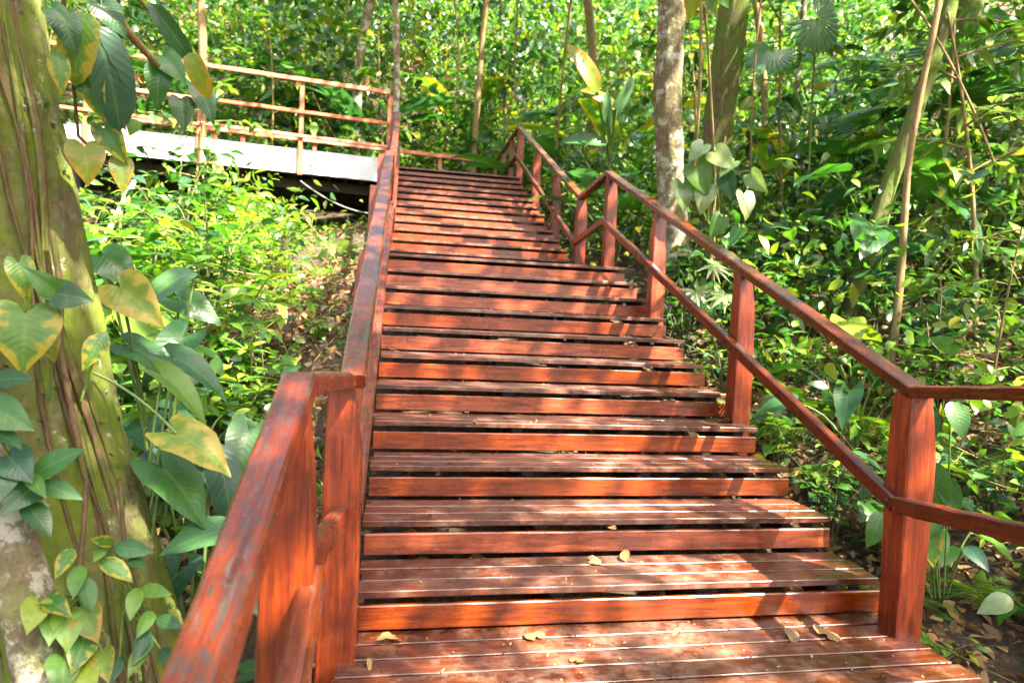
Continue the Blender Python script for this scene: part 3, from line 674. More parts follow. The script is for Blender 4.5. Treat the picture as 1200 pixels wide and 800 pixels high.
def resolve_labels():
    groups = {}
    for o, pr in PEND:
        x, y = o.location.x, o.location.y
        ln, lp = min(LANDS, key=lambda a: (a[1][0]-x)**2+(a[1][1]-y)**2)
        u, v = px_of(o.location+Vector((0, 0, .5))); lu, lv = px_of((lp[0], lp[1], o.location.z+.5))
        dist = (Vector((x, y))-Vector((CAM.x, CAM.y))).length; ld = (Vector(lp)-Vector((CAM.x, CAM.y))).length
        if abs(u-lu) < 30: rel = 'behind' if dist > ld else 'in front of'
        else: rel = 'right of' if u > lu else 'left of'
        groups.setdefault((TONE[pr.name]+' '+DESC[base(pr.name)], rel, ln), []).append((u, dist, o))
    for (ds, rel, ln), L in groups.items():
        L.sort(key=lambda q: q[1])
        if len(L) == 1: nm = [ds]
        elif len(L) == 2: nm = ['nearer '+ds, 'farther '+ds]
        else: nm = ['nearest '+ds]+[['second', 'third', 'fourth', 'fifth', 'sixth', 'seventh', 'eighth', 'ninth', 'tenth', 'next'][min(i, 9)]+' nearest '+ds for i in range(len(L)-2)]+['farthest '+ds]
        for (u, d_, o), s in zip(L, nm): o['label'] = s+' '+rel+' '+ln; o['group'] = base(o.name).replace('_', ' ')+'s on the slope'

# ------------------------------------------------------------------ trees with trunks in view
def ring_trunk(pts, rad, k=40, flute=.0, nscale=5, namp=.0, seed=0, n=40):
    P = [Vector(p) for p in pts]
    def pt(s):
        f_ = s*(len(P)-1); i = min(len(P)-2, int(f_)); return P[i].lerp(P[i+1], f_-i)
    def sm(s):     # smooth the polyline
        return (pt(max(0, s-.08))+pt(s)*2+pt(min(1, s+.08)))/4 if .08 < s < .92 else pt(s)
    V, UV = [], []
    for i in range(n+1):
        s = i/n; c = sm(s); f_ = s*(len(rad)-1); q = min(len(rad)-2, int(f_)); r_ = rad[q]+(rad[q+1]-rad[q])*(f_-q)
        for j in range(k):
            a = 6.283*j/k; d = Vector((math.cos(a), math.sin(a), 0))
            fl = 1+flute*(1-s)*math.sin(a*5+seed+2*s)+flute*.5*math.sin(a*9+s*6+seed)
            nn = noise.noise((d.x*nscale*.4, d.y*nscale*.4, c.z*nscale*.35+seed))*namp+noise.noise((d.x*nscale*1.3, d.y*nscale*1.3, c.z*nscale*.8+seed))*namp*.5
            V.append(tuple(c+d*(r_*fl+nn)-P[0])); UV.append((j/k, s))
    F = [(i*k+j, i*k+(j+1) % k, (i+1)*k+(j+1) % k, (i+1)*k+j) for i in range(n) for j in range(k)]
    return V, F, UV, P[0]
def scatter_leaves(name, pts, mt, size, tplname='card', parent=None, upbias=1.0, seed=0, smin=.6, droop=0.0):
    """one mesh of separate leaves at the given points"""
    g = np.random.default_rng(seed); pts = np.asarray(pts, float); N = len(pts); V0, F0, U0 = T[tplname]
    d = g.normal(size=(N, 3)); d[:, 2] = d[:, 2]*.6-droop; d /= np.linalg.norm(d, axis=1)[:, None]
    nrm = g.normal(size=(N, 3))*.7; nrm[:, 2] += upbias
    x = np.cross(d, nrm); x /= np.linalg.norm(x, axis=1)[:, None]+1e-6; z = np.cross(x, d)
    s = size*g.uniform(smin, 1.25, N)
    A = np.stack([x, d, z], 2)*s[:, None, None]
    V = np.einsum('nij,kj->nki', A, V0)+pts[:, None, :]
    o0 = pts.mean(0); V = V.reshape(-1, 3)-o0
    F = (F0[None]+(np.arange(N)*len(V0))[:, None, None]).reshape(-1, 4)
    UV = np.tile(U0, (N, 1))
    o = link(name, mesh_np(name, V, F, mt, UV), parent, Matrix.Translation(Vector(o0))); return o
def crown_points(center, rad, nclump, per, cr, seed, squash=.55):
    g = np.random.default_rng(seed); out = []
    for i in range(nclump):
        v = g.normal(size=3); v /= np.linalg.norm(v); c = np.array(center)+v*np.array([rad, rad, rad*squash])*g.uniform(.25, 1)**.6
        q = g.normal(size=(int(per*g.uniform(.5, 1.4)), 3))*np.array([cr, cr, cr*.55]); out.append(c+q)
    return np.concatenate(out)
def limbs(root, p0, center, rad, n, r_, mt, seed):
    rr = random.Random(seed)
    for i in range(n):
        a = 6.28*i/n+rr.uniform(-.4, .4); e = Vector(center)+Vector((math.cos(a)*rad*.75, math.sin(a)*rad*.75, rr.uniform(-.2, .4)*rad))
        mid = Vector(p0).lerp(e, .5)+Vector((0, 0, rad*.15)); tube('limb', bez(p0, mid, e, 7), [r_*(1-.11*j) for j in range(8)], mt, root, k=7)
def tree(name, label, pts, rad, mt, crown, cat='tree', flute=0, namp=.02, k=24, seed=0, n=40, leaf=.30, per=120, ncl=26, cr=.75, group=None, lm=None):
    root = thing(name, label, cat, pts[0], group)
    V, F, UV, o0 = ring_trunk(pts, rad, k, flute, 5, namp, seed, n)
    link('trunk', mesh_np('trunk', V, F, mt, UV), root, Matrix.Translation(o0))
    if crown:
        c, r_ = crown; limbs(root, pts[-1], c, r_, 6, rad[-1]*.55, mt, seed)
        tag(scatter_leaves('crown', crown_points(c, r_, ncl, per, cr, seed), lm or L_CANOPY, leaf, 'card', root, 1.2, seed), kind='stuff')
    return root
# big mossy tree at left
lt_pts = [at(108, 905, 3.0), at(92, 760, 3.0), at(64, 600, 3.0), at(28, 420, 3.03), at(-4, 250, 3.08), at(-42, 60, 3.18), at(-62, -120, 3.35), at(-60, -500, 4.4), at(-110, -800, 6.6)]
lt_rad = [.42, .335, .30, .275, .265, .245, .235, .22, .20]
ltree = tree('mossy_tree', 'thick mossy tree trunk wrapped in vines at the left edge', lt_pts, lt_rad, M_BARK_L, ((-4.4, .2, 10.4), 3.0), flute=.028, namp=.026, k=96, seed=3, n=110, leaf=.32)
rr = random.Random(5)
def trunk_at(s, ang, off=0):
    f_ = s*(len(lt_pts)-1); i = min(len(lt_pts)-2, int(f_)); c = lt_pts[i].lerp(lt_pts[i+1], f_-i); r_ = lt_rad[i]+(lt_rad[i+1]-lt_rad[i])*(f_-i)
    return c+Vector((math.cos(ang), math.sin(ang), 0))*(r_+off)
# vine cords running down the trunk (facing the camera is about -90 degrees)
for i, (a0, a1, r_) in enumerate([(-28, -42, .016), (-34, -30, .020), (-45, -30, .014), (-62, -40, .012), (-90, -70, .010), (-30, -52, .011), (-100, -118, .012), (-38, -52, .014), (-75, -92, .009), (-15, -48, .009)]):
    pts = []; ph = rr.uniform(0, 6)
    for j in range(25):
        s = j/24*.76; pts.append(trunk_at(s, R(a0+(a1-a0)*(j/24)+6*math.sin(ph+j*.5)), .012+.012*math.sin(ph+j*.9)))
    tube('vine_cord', pts, [r_*.6*(1.1-.3*j/24)*(1+.25*math.sin(j*1.3+ph)) for j in range(25)], M_VINE if i % 2 else M_BARK_L, ltree, k=7, wob=.2, seed=i)
q = []
for _ in range(900):
    s_ = random.uniform(.0, .75); a_ = R(random.uniform(-150, 20))
    p_ = trunk_at(s_, a_, .008)
    if noise.noise(p_*2.6) > .02: q.append(tuple(p_))
tag(scatter_leaves('moss_tufts', q, L_MID, .030, 'tiny', ltree, .6, 71, smin=.3, droop=.6), kind='stuff')
# slim lichen covered trunk in front of it
sl = [at(74, 860, 2.45), at(52, 790, 2.45), at(28, 690, 2.47), at(2, 590, 2.5), at(-30, 470, 2.6), at(-70, 300, 2.9), at(-160, -200, 4.4), at(-220, -700, 7.0)]
tree('slim_leaning_tree', 'slim leaning trunk blotched with white lichen in the bottom left corner', sl, [.075, .074, .072, .068, .062, .056, .05, .04], M_BARK_PALE, ((-4.2, 1.5, 8.6), 1.8), k=24, seed=9, n=60, namp=.012, ncl=10, per=80)
# trunks behind the right railing
def gp(px, py, d): p = at(px, py, d); return Vector((p.x, p.y, ground(p.x, p.y)-.3))
pts = [gp(790, 395, 7.6), at(793, 330, 7.6), at(786, 220, 7.6), at(781, 110, 7.7), at(789, 0, 7.9), at(788, -180, 8.6), at(780, -420, 10.5)]
tree('pale_tree', 'pale blotchy slender tree trunk rising straight behind the right railing', pts, [.21, .17, .15, .145, .14, .13, .12], M_BARK_PALE, ((5.0, 7.2, 12.4), 2.9), k=28, seed=11, n=60, namp=.018)
pts = [gp(822, 400, 9.0), at(826, 300, 9.0), at(838, 170, 9.05), at(853, 60, 9.1), at(866, -40, 9.3), at(880, -250, 10.2), at(890, -480, 12.5)]
tree('dark_tree', 'dark thick tree trunk standing just right of the pale trunk', pts, [.27, .21, .185, .175, .17, .16, .14], M_BARK_DARK, ((7.0, 9.0, 13.6), 3.2), k=32, seed=12, n=60, namp=.03, flute=.03)
pts = [gp(955, 490, 7.0), at(985, 400, 7.0), at(1012, 310, 7.05), at(1040, 220, 7.15), at(1075, 120, 7.3), at(1110, 30, 7.6), at(1140, -120, 8.2)]
tree('leaning_tree', 'thin dark brown trunk leaning right behind the lowest right rail', pts, [.11, .085, .078, .07, .066, .06, .045], M_BARK_DARK, ((6.1, 4.0, 7.9), 1.7), k=18, seed=13, n=40, namp=.012, ncl=8, per=80, cr=.5, leaf=.22)
pts = [gp(1035, 480, 6.2), at(1048, 400, 6.2), at(1058, 300, 6.2), at(1062, 200, 6.25), at(1078, 110, 6.3), at(1098, 20, 6.4), at(1120, -120, 6.8)]
tree('thin_tree', 'thin yellowish stem rising behind the large foot post of the right railing', pts, [.034, .03, .027, .025, .024, .022, .018], M_BARK_TAN, ((5.2, 3.0, 5.9), 1.2), k=12, seed=14, n=30, namp=.006, ncl=12, per=60, cr=.4, leaf=.2)
# slim far trunks on the hillside
FT = [(464, 150, 13.5, .07, 0, 'thin straight tan trunk rising behind the top of the left railing'), (556, 160, 17, .08, 8, 'thin pale trunk behind the walkway railing at the stair head'), (592, 150, 19, .05, -3, 'thread thin stem between the pale trunk at the stair head and the upper right railing'),
      (418, 110, 18, .13, 14, 'greyish trunk on the far hillside above the walkway railing'), (700, 110, 17, .12, -10, 'dark slim trunk left of the yellow banana leaf'), (900, 160, 12, .06, -8, 'thin brown stem right of the dark trunk'), (935, 100, 13, .05, 6, 'thin upright stem under the grey round leaf'),
      (240, 50, 16, .09, -12, 'slanting brown trunk behind the hanging leaves at upper left')]
for i, (px, py, d, r_, ln, lab) in enumerate(FT):
    pts = [gp(px, py, d)]+[at(px+ln*j*.8+2*math.sin(j*2+i), py-60*j-20, d*(1+.012*j)) for j in range(8)]
    tree('slim_trunk_tree', lab, pts, [r_*(1-.05*j) for j in range(9)], M_BARK_TAN if i % 3 else M_BARK_PALE, (tuple(pts[-1]+Vector((0, .5, 1.6))), 1.6 if i < 3 else 3.2), k=12, seed=30+i, n=24, namp=.01, ncl=9 if i < 3 else 20, per=110, cr=.75, leaf=.30, group='slim trunks on the hillside', lm=L_MIX)
# tall trees outside the frame whose crowns roof the path
for i, (x, y, h, r_) in enumerate([(7.0, -4.5, 9.5, 3.2), (4.0, -7.5, 9.0, 3.0), (9.5, -.5, 10.5, 3.4), (10.5, -8.5, 10.5, 3.0), (8.6, 2.2, 11.0, 2.8), (-4.2, -4.5, 9.0, 2.8), (8.6, 6.5, 12.5, 3.2), (1.2, -9.5, 8.5, 2.6), (13, 3, 12, 3), (5.0, -1.8, 10.0, 2.6), (2.7, -4.5, 9.0, 2.1)]):
    cx, cy = x, y
    tx = x if not (2.5 < x < 7.5 and -5 < y < 3) else x+2.2
    pts = [(tx, y, ground(tx, y)-.3), (tx+.1, y, ground(tx, y)+h*.3), (tx+(cx-tx)*.3, y+.15, h*.65), (cx, cy, h-.6)]
    tree('canopy_tree', 'tall forest tree outside the photo whose leafy crown shades the stairs', pts, [.24, .2, .17, .12], M_BARK_DARK, ((cx, cy, h), r_), k=14, seed=60+i, n=16, namp=.02, ncl=17 if i in (0, 1, 9) else 19, per=100, cr=.58, leaf=.27, group='tall trees shading the stairs')

# ------------------------------------------------------------------ undergrowth too far or dense to count
def hill_points(N, x0, x1, y0, y1, hmax, seed, keep):
    g = np.random.default_rng(seed); out = []
    while len(out) < N:
        cx, cy = g.uniform(x0, x1), g.uniform(y0, y1)
        if not keep(cx, cy): continue
        h = hmax*g.uniform(.08, 1)**1.3; cr = g.uniform(.18, .75); z = ground(cx, cy)
        m_ = int(60*cr*g.uniform(.7, 2.2))
        q = g.normal(size=(m_, 3))*np.array([cr, cr, cr*.6])+np.array([cx, cy, z+h])
        q = q[~((q[:, 0] > -.35) & (q[:, 0] < 2.72) & (q[:, 1] < 13.2))]; out += list(q)
    return np.array(out[:N])
wedge = lambda x, y: -8.5-.62*(y-14) < x < 7.2+.18*y+.55*(y-8)
for i, (n_, kd, sz, mt_, hm, lab) in enumerate([(34000, 'tiny', .30, L_MIX, 5.6, 'dense mass of mixed green foliage covering the far hillside'), (9000, 'lance2', .50, L_MIX, 5.8, 'long drooping leaves of the taller growth on the far hillside'), (7000, 'oval2', .34, L_GLOSS, 5.0, 'glossy broad leaves of the far hillside'), (14000, 'tiny', .17, L_BRIGHT, 4.5, 'fine bright leaves of the far hillside'), (4000, 'tiny', .26, L_DEAD, 3.0, 'dead brown leaves hanging in the far hillside growth')]):
    pts = hill_points(int(n_*1.12), -16, 17, 14.0, 31, hm, 51+i, wedge)
    tag(scatter_leaves('hillside_undergrowth', pts, mt_, sz, kd, None, .7, 61+i, smin=.4, droop=.3), lab, 'undergrowth', None, 'stuff')
for i, (n_, kd, sz, mt_, hm, lab) in enumerate([(9000, 'tiny', .17, L_MIX, 3.0, 'dense tangle of small leaves covering the bank right of the stairs'), (4500, 'lance2', .26, L_MIX, 3.2, 'tangle of long narrow leaves on the bank right of the stairs'), (3500, 'oval2', .22, L_GLOSS, 2.6, 'tangle of glossy oval leaves on the bank right of the stairs'), (5000, 'tiny', .09, L_BRIGHT, 2.6, 'fine bright leaves on the bank right of the stairs')]):
    pts = hill_points(n_, 4.8, 15, 1.5, 16, hm, 41+i, lambda x, y: x > 4.9+.12*abs(y-6) and noise.noise((x*.6, y*.6, 3*i)) > -.3)
    tag(scatter_leaves('bank_undergrowth', pts, mt_, sz, kd, None, .7, 2+i, smin=.45, droop=.3), lab, 'undergrowth', None, 'stuff')
for i, (n_, kd, sz, mt_, hm, lab) in enumerate([(5200, 'oval', .13, L_MIX, 1.0, 'low mass of oval leaves between the plants right of the railing'), (3600, 'lance2', .19, L_MIX, 1.25, 'low mass of narrow leaves between the plants right of the railing'), (1700, 'heart', .12, L_BRIGHT, .7, 'low mass of small heart leaves between the plants right of the railing'), (4500, 'tiny', .08, L_BRIGHT, 1.1, 'low mass of tiny bright leaves between the plants right of the railing')]):
    pts = hill_points(n_, 2.9, 7.5, .2, 13, hm, 21+i, lambda x, y: x > 3.0+.25*noise.noise((x, y, 5)) and noise.noise((x*.9, y*.9, 7+3*i)) > -.25)
    tag(scatter_leaves('slope_undergrowth', pts, mt_, sz, kd, None, .8, 7+i, smin=.45, droop=.3), lab, 'undergrowth', None, 'stuff')
for i, (n_, kd, sz, mt_, hm, lab) in enumerate([(3600, 'oval', .13, L_MIX, 1.0, 'low mass of oval leaves between the shrubs left of the stairs'), (3400, 'lance2', .17, L_BRIGHT, 1.2, 'low mass of narrow bright leaves between the shrubs left of the stairs'), (3000, 'tiny', .09, L_MIX, .8, 'low mass of tiny leaves between the shrubs left of the stairs')]):
    pts = hill_points(n_, -6.5, -.7, 1.2, 9.6, hm, 31+i, lambda x, y: not (x > -1.25 and 3.0 < y < 8.4) and not (y > 7.2 and (x > -2.0 or x < -4.0)) and noise.noise((x*.8, y*.8, 17+3*i)) > -.28)
    tag(scatter_leaves('slope_undergrowth', pts, mt_, sz, kd, None, .9, 17+i, smin=.45, droop=.2), lab, 'undergrowth', None, 'stuff')
# dry twigs, fallen sticks and dead vines lying and leaning in the growth
VV, FF, UU = [], [], []
for i in range(620):
    sd_ = random.random()
    x, y = (random.uniform(2.8, 8), random.uniform(.2, 11)) if sd_ < .5 else (random.uniform(-6, 9), random.uniform(14, 24)) if sd_ < .72 else (random.uniform(-5, -.5), random.uniform(1, 9))
    a = random.uniform(0, 6.28); L = random.uniform(.3, 1.5); e = random.choice((.02, .1, .5, 1.2)); z = ground(x, y)
    if y > 13.9: z += random.uniform(0, 3); L *= 2.6
    p = Vector((x, y, z+.03)); q_ = p+Vector((math.cos(a), math.sin(a), e)).normalized()*L
    if 0 < q_.x < 2.5: continue
    q_.z = max(q_.z, ground(q_.x, q_.y)+.03)
    v, f, u = tube_np(bez(p, p.lerp(q_, .5)+rv(.12*L)+Vector((0, 0, .06*L)), q_, 5), [random.uniform(.004, .009)*(1-.12*j)*(2.2 if y > 13.9 else 1) for j in range(6)], 4)
    o_ = len(VV); VV += [tuple(c) for c in v]; FF += [tuple(c+o_ for c in t4) for t4 in f]; UU += u
tag(link('dry_twigs', mesh_np('dry_twigs', VV, FF, M_BARK_TAN, UU)), 'dry twigs and dead vine stems scattered through the undergrowth', 'twigs', None, 'stuff')
pts = hill_points(5000, -14, -6.4, 3, 14, 2.0, 3, lambda x, y: True)
tag(scatter_leaves('left_undergrowth', pts, L_MIX, .2, 'tiny', None, .9, 3), 'mass of leaves on the low ground far left of the stairs', 'undergrowth', None, 'stuff')
pts = hill_points(7000, -5, 7, 13.4, 17, 1.6, 4, lambda x, y: True)
tag(scatter_leaves('walkway_side_undergrowth', pts, L_BRIGHT, .17, 'tiny', None, .9, 4), 'sunlit light green foliage right behind the walkway railing', 'undergrowth', None, 'stuff')
g = np.random.default_rng(12); q = []
for _ in range(26000):
    x, y = g.uniform(-7, 8), g.uniform(-1.5, 13)
    if _ > 15000: x, y = (g.uniform(2.45, 5.5), g.uniform(-1, 3.5)) if _ % 2 else (g.uniform(-3, -.1), g.uniform(-.3, 7))
    q.append((x, y, ground(x, y)+g.uniform(.01, .05)))
tag(scatter_leaves('leaf_litter', q, L_DEAD, .09, 'tiny', None, 1.3, 5, smin=.35), 'brown fallen leaves scattered over the forest floor', 'leaf litter', None, 'stuff')
q = []
for _ in range(7500):
    x, y = g.uniform(-7, 9), g.uniform(-1.5, 13)
    if noise.noise((x*.7, y*.7, 1)) < (-.02 if not 0 < x < 2.4 else .22): continue
    q.append((x, y, ground(x, y)+g.uniform(.03, .22 if not -.1 < x < 2.5 else .08)))
tag(scatter_leaves('ground_cover', q, L_MIX, .10, 'tiny', None, 1.2, 6), 'low green seedlings and creepers growing on the forest floor', 'ground cover', None, 'stuff')

HV = [((520, -60, 15), (532, 130, 14.5), 'thin tan liana hanging left of the middle of the stair head'), ((612, -60, 14), (604, 120, 14), 'thin pale liana hanging above the top post of the right railing'), ((680, -80, 11), (652, 175, 11.5), 'slack brown liana sagging behind the upper right railing'), ((905, -80, 8.8), (880, 215, 8.5), 'thin liana hanging right of the dark trunk'), ((1010, -60, 7.8), (1165, 190, 7.2), 'arching brown liana crossing the top right corner'), ((820, -60, 8.8), (800, 300, 8.2), 'straight tan liana hanging in front of the dark trunk')]
for i, (a_, b_, lab) in enumerate(HV):
    p_, q_ = at(*a_), at(*b_); o = tube('hanging_liana', bez(p_, p_.lerp(q_, .5)+rv(.35), q_, 16), [random.uniform(.010, .020)]*17, M_BARK_TAN, None, 6, .15, i); tag(o, lab, 'vine', 'lianas hanging in the forest')
# ------------------------------------------------------------------ plants one can tell apart
# left bank, front to back
put(P_ARUM[0], -.62, .75, .85); put(P_ARUM[1], -.85, .95, 1.0); put(P_ARUM[0], -1.05, 1.5, 1.05); put(P_ARUM[1], -.6, 1.35, .8)
put(P_HEART[0], -.55, .15, .6); put(P_HEART[1], -.9, .6, .7); put(P_HEART[0], -1.5, 1.3, .9); put(P_FERN[0], -.7, .45, .5)
for (pr, x, y, s) in [(P_ROS[0], -1.0, 2.3, 1.05), (P_ROS[0], -1.5, 2.6, 1.2), (P_ROS[1], -1.9, 2.1, 1.1), (P_ROS[0], -1.35, 3.3, 1.2), (P_ROS[0], -2.0, 3.4, 1.3), (P_ROS[1], -2.6, 3.0, 1.25), (P_BUSH[0], -.75, 2.0, .7), (P_BUSH[1], -.9, 2.9, .75),
                      (P_BUSH[0], -1.7, 4.3, 1.1), (P_ROS[0], -2.4, 4.6, 1.4), (P_BUSH[1], -3.0, 4.0, 1.2), (P_BUSH[2], -3.4, 5.0, 1.3), (P_ROS[0], -1.7, 5.3, 1.3), (P_BUSH[1], -2.3, 5.9, 1.3), (P_ROS[1], -3.1, 6.2, 1.4), (P_BUSH[0], -3.9, 6.6, 1.4),
                      (P_BUSH[1], -1.5, 6.5, 1.0), (P_ROS[0], -2.1, 7.3, 1.4), (P_BUSH[2], -3.0, 7.6, 1.5), (P_ROS[0], -2.3, 8.6, 1.5), (P_BUSH[1], -3.3, 8.9, 1.6), (P_BUSH[1], -1.6, 8.2, .8), (P_FERN[1], -.9, 6.0, .8), (P_FERN[1], -.75, 7.4, .9), (P_FERN[0], -1.2, 4.9, .8),
                      (P_HEART[1], -.6, 3.6, .45), (P_HEART[1], -.75, 4.5, .5), (P_SAP[1], -3.25, 9.0, 1.12), (P_BUSH[2], -2.9, 8.2, 1.2), (P_SAP[2], -4.3, 8.8, 1.2), (P_ARUM[1], -2.0, 2.9, 1.25), (P_HEART[1], -1.7, 2.2, 1.1), (P_ARUM[1], -2.6, 3.6, 1.4), (P_HEART[1], -2.3, 4.0, 1.3), (P_ARUM[0], -1.45, 2.0, .9), (P_HEART[1], -1.15, 2.7, .9), (P_PAD[0], -3.0, 4.6, .9), (P_ARUM[0], -1.75, 1.7, 1.0), (P_ARUM[0], -2.3, 2.5, 1.1)]:
    put(pr, x, y, s*(1.12 if y < 2.2 else 1.25 if y < 5 else 1.12) if x < -1.2 else s)
# behind the walkway
for (pr, x, y, s) in [(P_BUSH[0], -6.0, 12.9, 2.2), (P_BUSH[1], -4.2, 13.6, 2.2), (P_SAP[1], -3.0, 13.5, 1.5), (P_BUSH[2], -1.8, 13.8, 2.0), (P_SAP[1], -.3, 14.0, 1.4), (P_BUSH[1], 1.2, 14.2, 2.0), (P_BUSH[0], 2.8, 13.0, 2.0), (P_SAP[0], 3.6, 11.6, 1.2), (P_FERN[0], 2.0, 14, 1.6), (P_SAP[2], -5.2, 14.2, 1.7), (P_PAD[0], 3.9, 12.6, 1.5), (P_SAP[1], -7.5, 12.5, 1.8)]:
    put(pr, x, y, s)
# right bank
for (pr, x, y, s) in [(P_HEART[1], 2.72, .35, .45), (P_FERN[0], 2.75, .75, .6), (P_FERN[1], 2.9, .1, .55), (P_HEART[1], 3.1, -.15, .6), (P_FERN[0], 3.3, .55, .7), (P_BUSH[0], 2.75, 1.15, .5), (P_HEART[1], 2.8, 1.8, .7), (P_ROS[0], 3.2, 1.05, .55), (P_FERN[0], 3.6, 1.8, .9), (P_ROS[0], 4.0, .4, .7), (P_BUSH[1], 3.4, 2.4, .8), (P_FERN[1], 2.75, 3.1, .8), (P_ROS[0], 4.2, 1.9, .9), (P_BUSH[1], 3.05, 1.35, .55), (P_HEART[0], 3.35, .2, .6), (P_BUSH[0], 3.7, .95, .6), (P_FERN[0], 3.9, 1.35, .9), (P_ARUM[0], 3.35, 1.75, .85), (P_BUSH[1], 2.8, 2.6, .75), (P_HEART[1], 3.25, 2.75, .9), (P_ARUM[1], 3.9, 2.5, 1.1), (P_FERN[1], 4.5, 1.3, .9), (P_BUSH[2], 5.0, 1.1, .75), (P_ROS[1], 4.7, 2.6, 1.0), (P_BUSH[0], 2.8, 3.5, .8), (P_HEART[0], 5.4, 1.6, 1.1),
                      (P_ARUM[0], 4.9, 3.6, 1.8), (P_ARUM[1], 5.9, 3.2, 1.8), (P_PAD[0], 6.4, 3.9, 1.6), (P_PAD[1], 5.4, 6.2, 1.7), (P_ARUM[0], 4.4, 8.4, 2.0), (P_PAD[0], 2.9, 11.9, 1.4), (P_PAD[0], -1.0, 15.0, 2.2), (P_PAD[1], 1.6, 16.0, 2.2), (P_FAN[0], 4.6, 13.6, 1.5), (P_FAN[0], -2.6, 15.5, 1.5), (P_PAD[0], -4.5, 15.5, 2.3), (P_FAN[0], 7.6, 8.6, 1.3), (P_ARUM[0], 6.6, 7.6, 2.2), (P_HEART[0], 2.95, .9, .8), (P_ARUM[1], 3.2, .75, .7), (P_HEART[0], 3.7, .35, .8), (P_HEART[1], 3.4, 1.35, .85), (P_BUSH[1], 4.2, .9, .8), (P_PAD[0], 4.3, -.1, .45), (P_HEART[0], 4.6, .55, .8),
                      (P_FERN[1], 2.85, 2.1, 1.25), (P_FERN[0], 3.3, 2.3, 1.0), (P_HEART[1], 2.85, 1.45, .6), (P_BUSH[1], 3.8, 2.0, .85), (P_BUSH[2], 4.4, 2.2, .9), (P_BUSH[0], 3.1, 3.0, .95), (P_ROS[1], 3.8, 3.1, 1.1), (P_BUSH[0], 4.6, 3.2, 1.1), (P_SAP[0], 4.35, 1.65, .62), (P_ROS[0], 5.0, 1.6, 1.0),
                      (P_BUSH[2], 3.0, 4.0, 1.0), (P_HEART[0], 3.5, 3.9, 1.5), (P_BUSH[1], 4.2, 4.5, 1.3), (P_BUSH[0], 5.2, 4.4, 1.3), (P_SAP[0], 5.3, 2.7, 1.25), (P_SAP[0], 6.1, 2.9, 1.35), (P_SAP[1], 5.8, 3.9, 1.4), (P_BUSH[1], 6.0, 1.9, 1.3), (P_SAP[1], 5.0, 5.3, 1.3), (P_BUSH[1], 3.4, 5.3, 1.4),
                      (P_BUSH[0], 3.0, 6.3, 1.3), (P_PAD[0], 3.3, 7.0, 1.2), (P_BUSH[2], 3.9, 6.8, 1.5), (P_SAP[1], 4.8, 7.4, 1.4), (P_BUSH[1], 3.1, 8.2, 1.4), (P_PAD[1], 4.1, 9.6, 2.2), (P_BUSH[0], 3.6, 9.0, 1.6), (P_SAP[2], 5.4, 8.8, 1.7), (P_BUSH[1], 3.2, 10.3, 1.7), (P_SAP[0], 4.4, 11.2, 1.5), (P_BUSH[2], 6.2, 6.4, 1.8), (P_FAN[0], 6.7, 4.7, 1.2), (P_FAN[0], 7.9, 5.2, 1.25), (P_BUSH[1], 6.9, 3.3, 1.5), (P_BUSH[0], 7.4, 2.2, 1.4), (P_SAP[2], 6.8, 2.2, 1.2)]:
    put(pr, x, y, s)

# ------------------------------------------------------------------ single large leaves in the foreground, each at its own depth
def hero(parent, kind, mt, b0, t0, d0, d1=None, W=1.0, roll=0.0, name='leaf', label=None, lengthen=1.0):
    """leaf from base pixel b0 at d0 metres to tip pixel t0 at d1 metres, its face turned towards the viewer and a little up"""
    p, q = at(*b0, d0), at(*t0, d1 or d0-.08)
    d = q-p; view = (CAM-p).normalized(); n = view+Vector((0, 0, .5)); n = Matrix.Rotation(roll, 3, d.normalized()) @ n
    o = link(name, leaf_mesh(kind, mt), parent, orient(p, d, n, d.length*lengthen, W))
    if label: o['label'] = label
    return o
def stalk(parent, a, da, b_, db, sag=.06, r_=.005, mt=None, name='stalk'):
    p, q = at(*a, da), at(*b_, db); return tube(name, bez(p, p.lerp(q, .5)+Vector((0, 0, sag)), q, 8), r_, mt or L_STALK, parent, k=6)
cl = thing('climbing_arum', 'climbing plant with a big yellowing heart leaf on the left mossy trunk', 'climber', at(40, 400, 2.75))
hero(cl, 'heart', L_YEDGE, (30, 366), (26, 436), 2.52, 2.44, 1.15, label='big yellow heart shaped leaf')
hero(cl, 'heart', L_YEL, (52, 392), (66, 424), 2.58, 2.55, .9)
hero(cl, 'heart', L_MID, (66, 344), (107, 350), 2.50, 2.45, 1.1, .3)
hero(cl, 'heart', L_MID, (66, 342), (26, 312), 2.50, 2.47, .75, -.4)
hero(cl, 'heart', L_YEDGE, (22, 308), (34, 354), 2.55, 2.5, .7)
hero(cl, 'lance2', L_YEDGE, (126, 388), (95, 427), 2.66, 2.58, 1.4)
stalk(cl, (58, 470), 2.72, (66, 344), 2.50); stalk(cl, (50, 460), 2.72, (30, 366), 2.52); stalk(cl, (95, 470), 2.72, (126, 388), 2.66)
tube('climbing_stem', [at(100, 560, 2.66), at(88, 500, 2.68), at(78, 455, 2.70), at(70, 400, 2.72), at(72, 340, 2.74), at(60, 270, 2.76)], .010, M_VINE, cl, k=7)
c2 = thing('trunk_creeper', 'creeper with pointed green leaves low on the left side of the mossy trunk', 'climber', at(40, 560, 2.6))
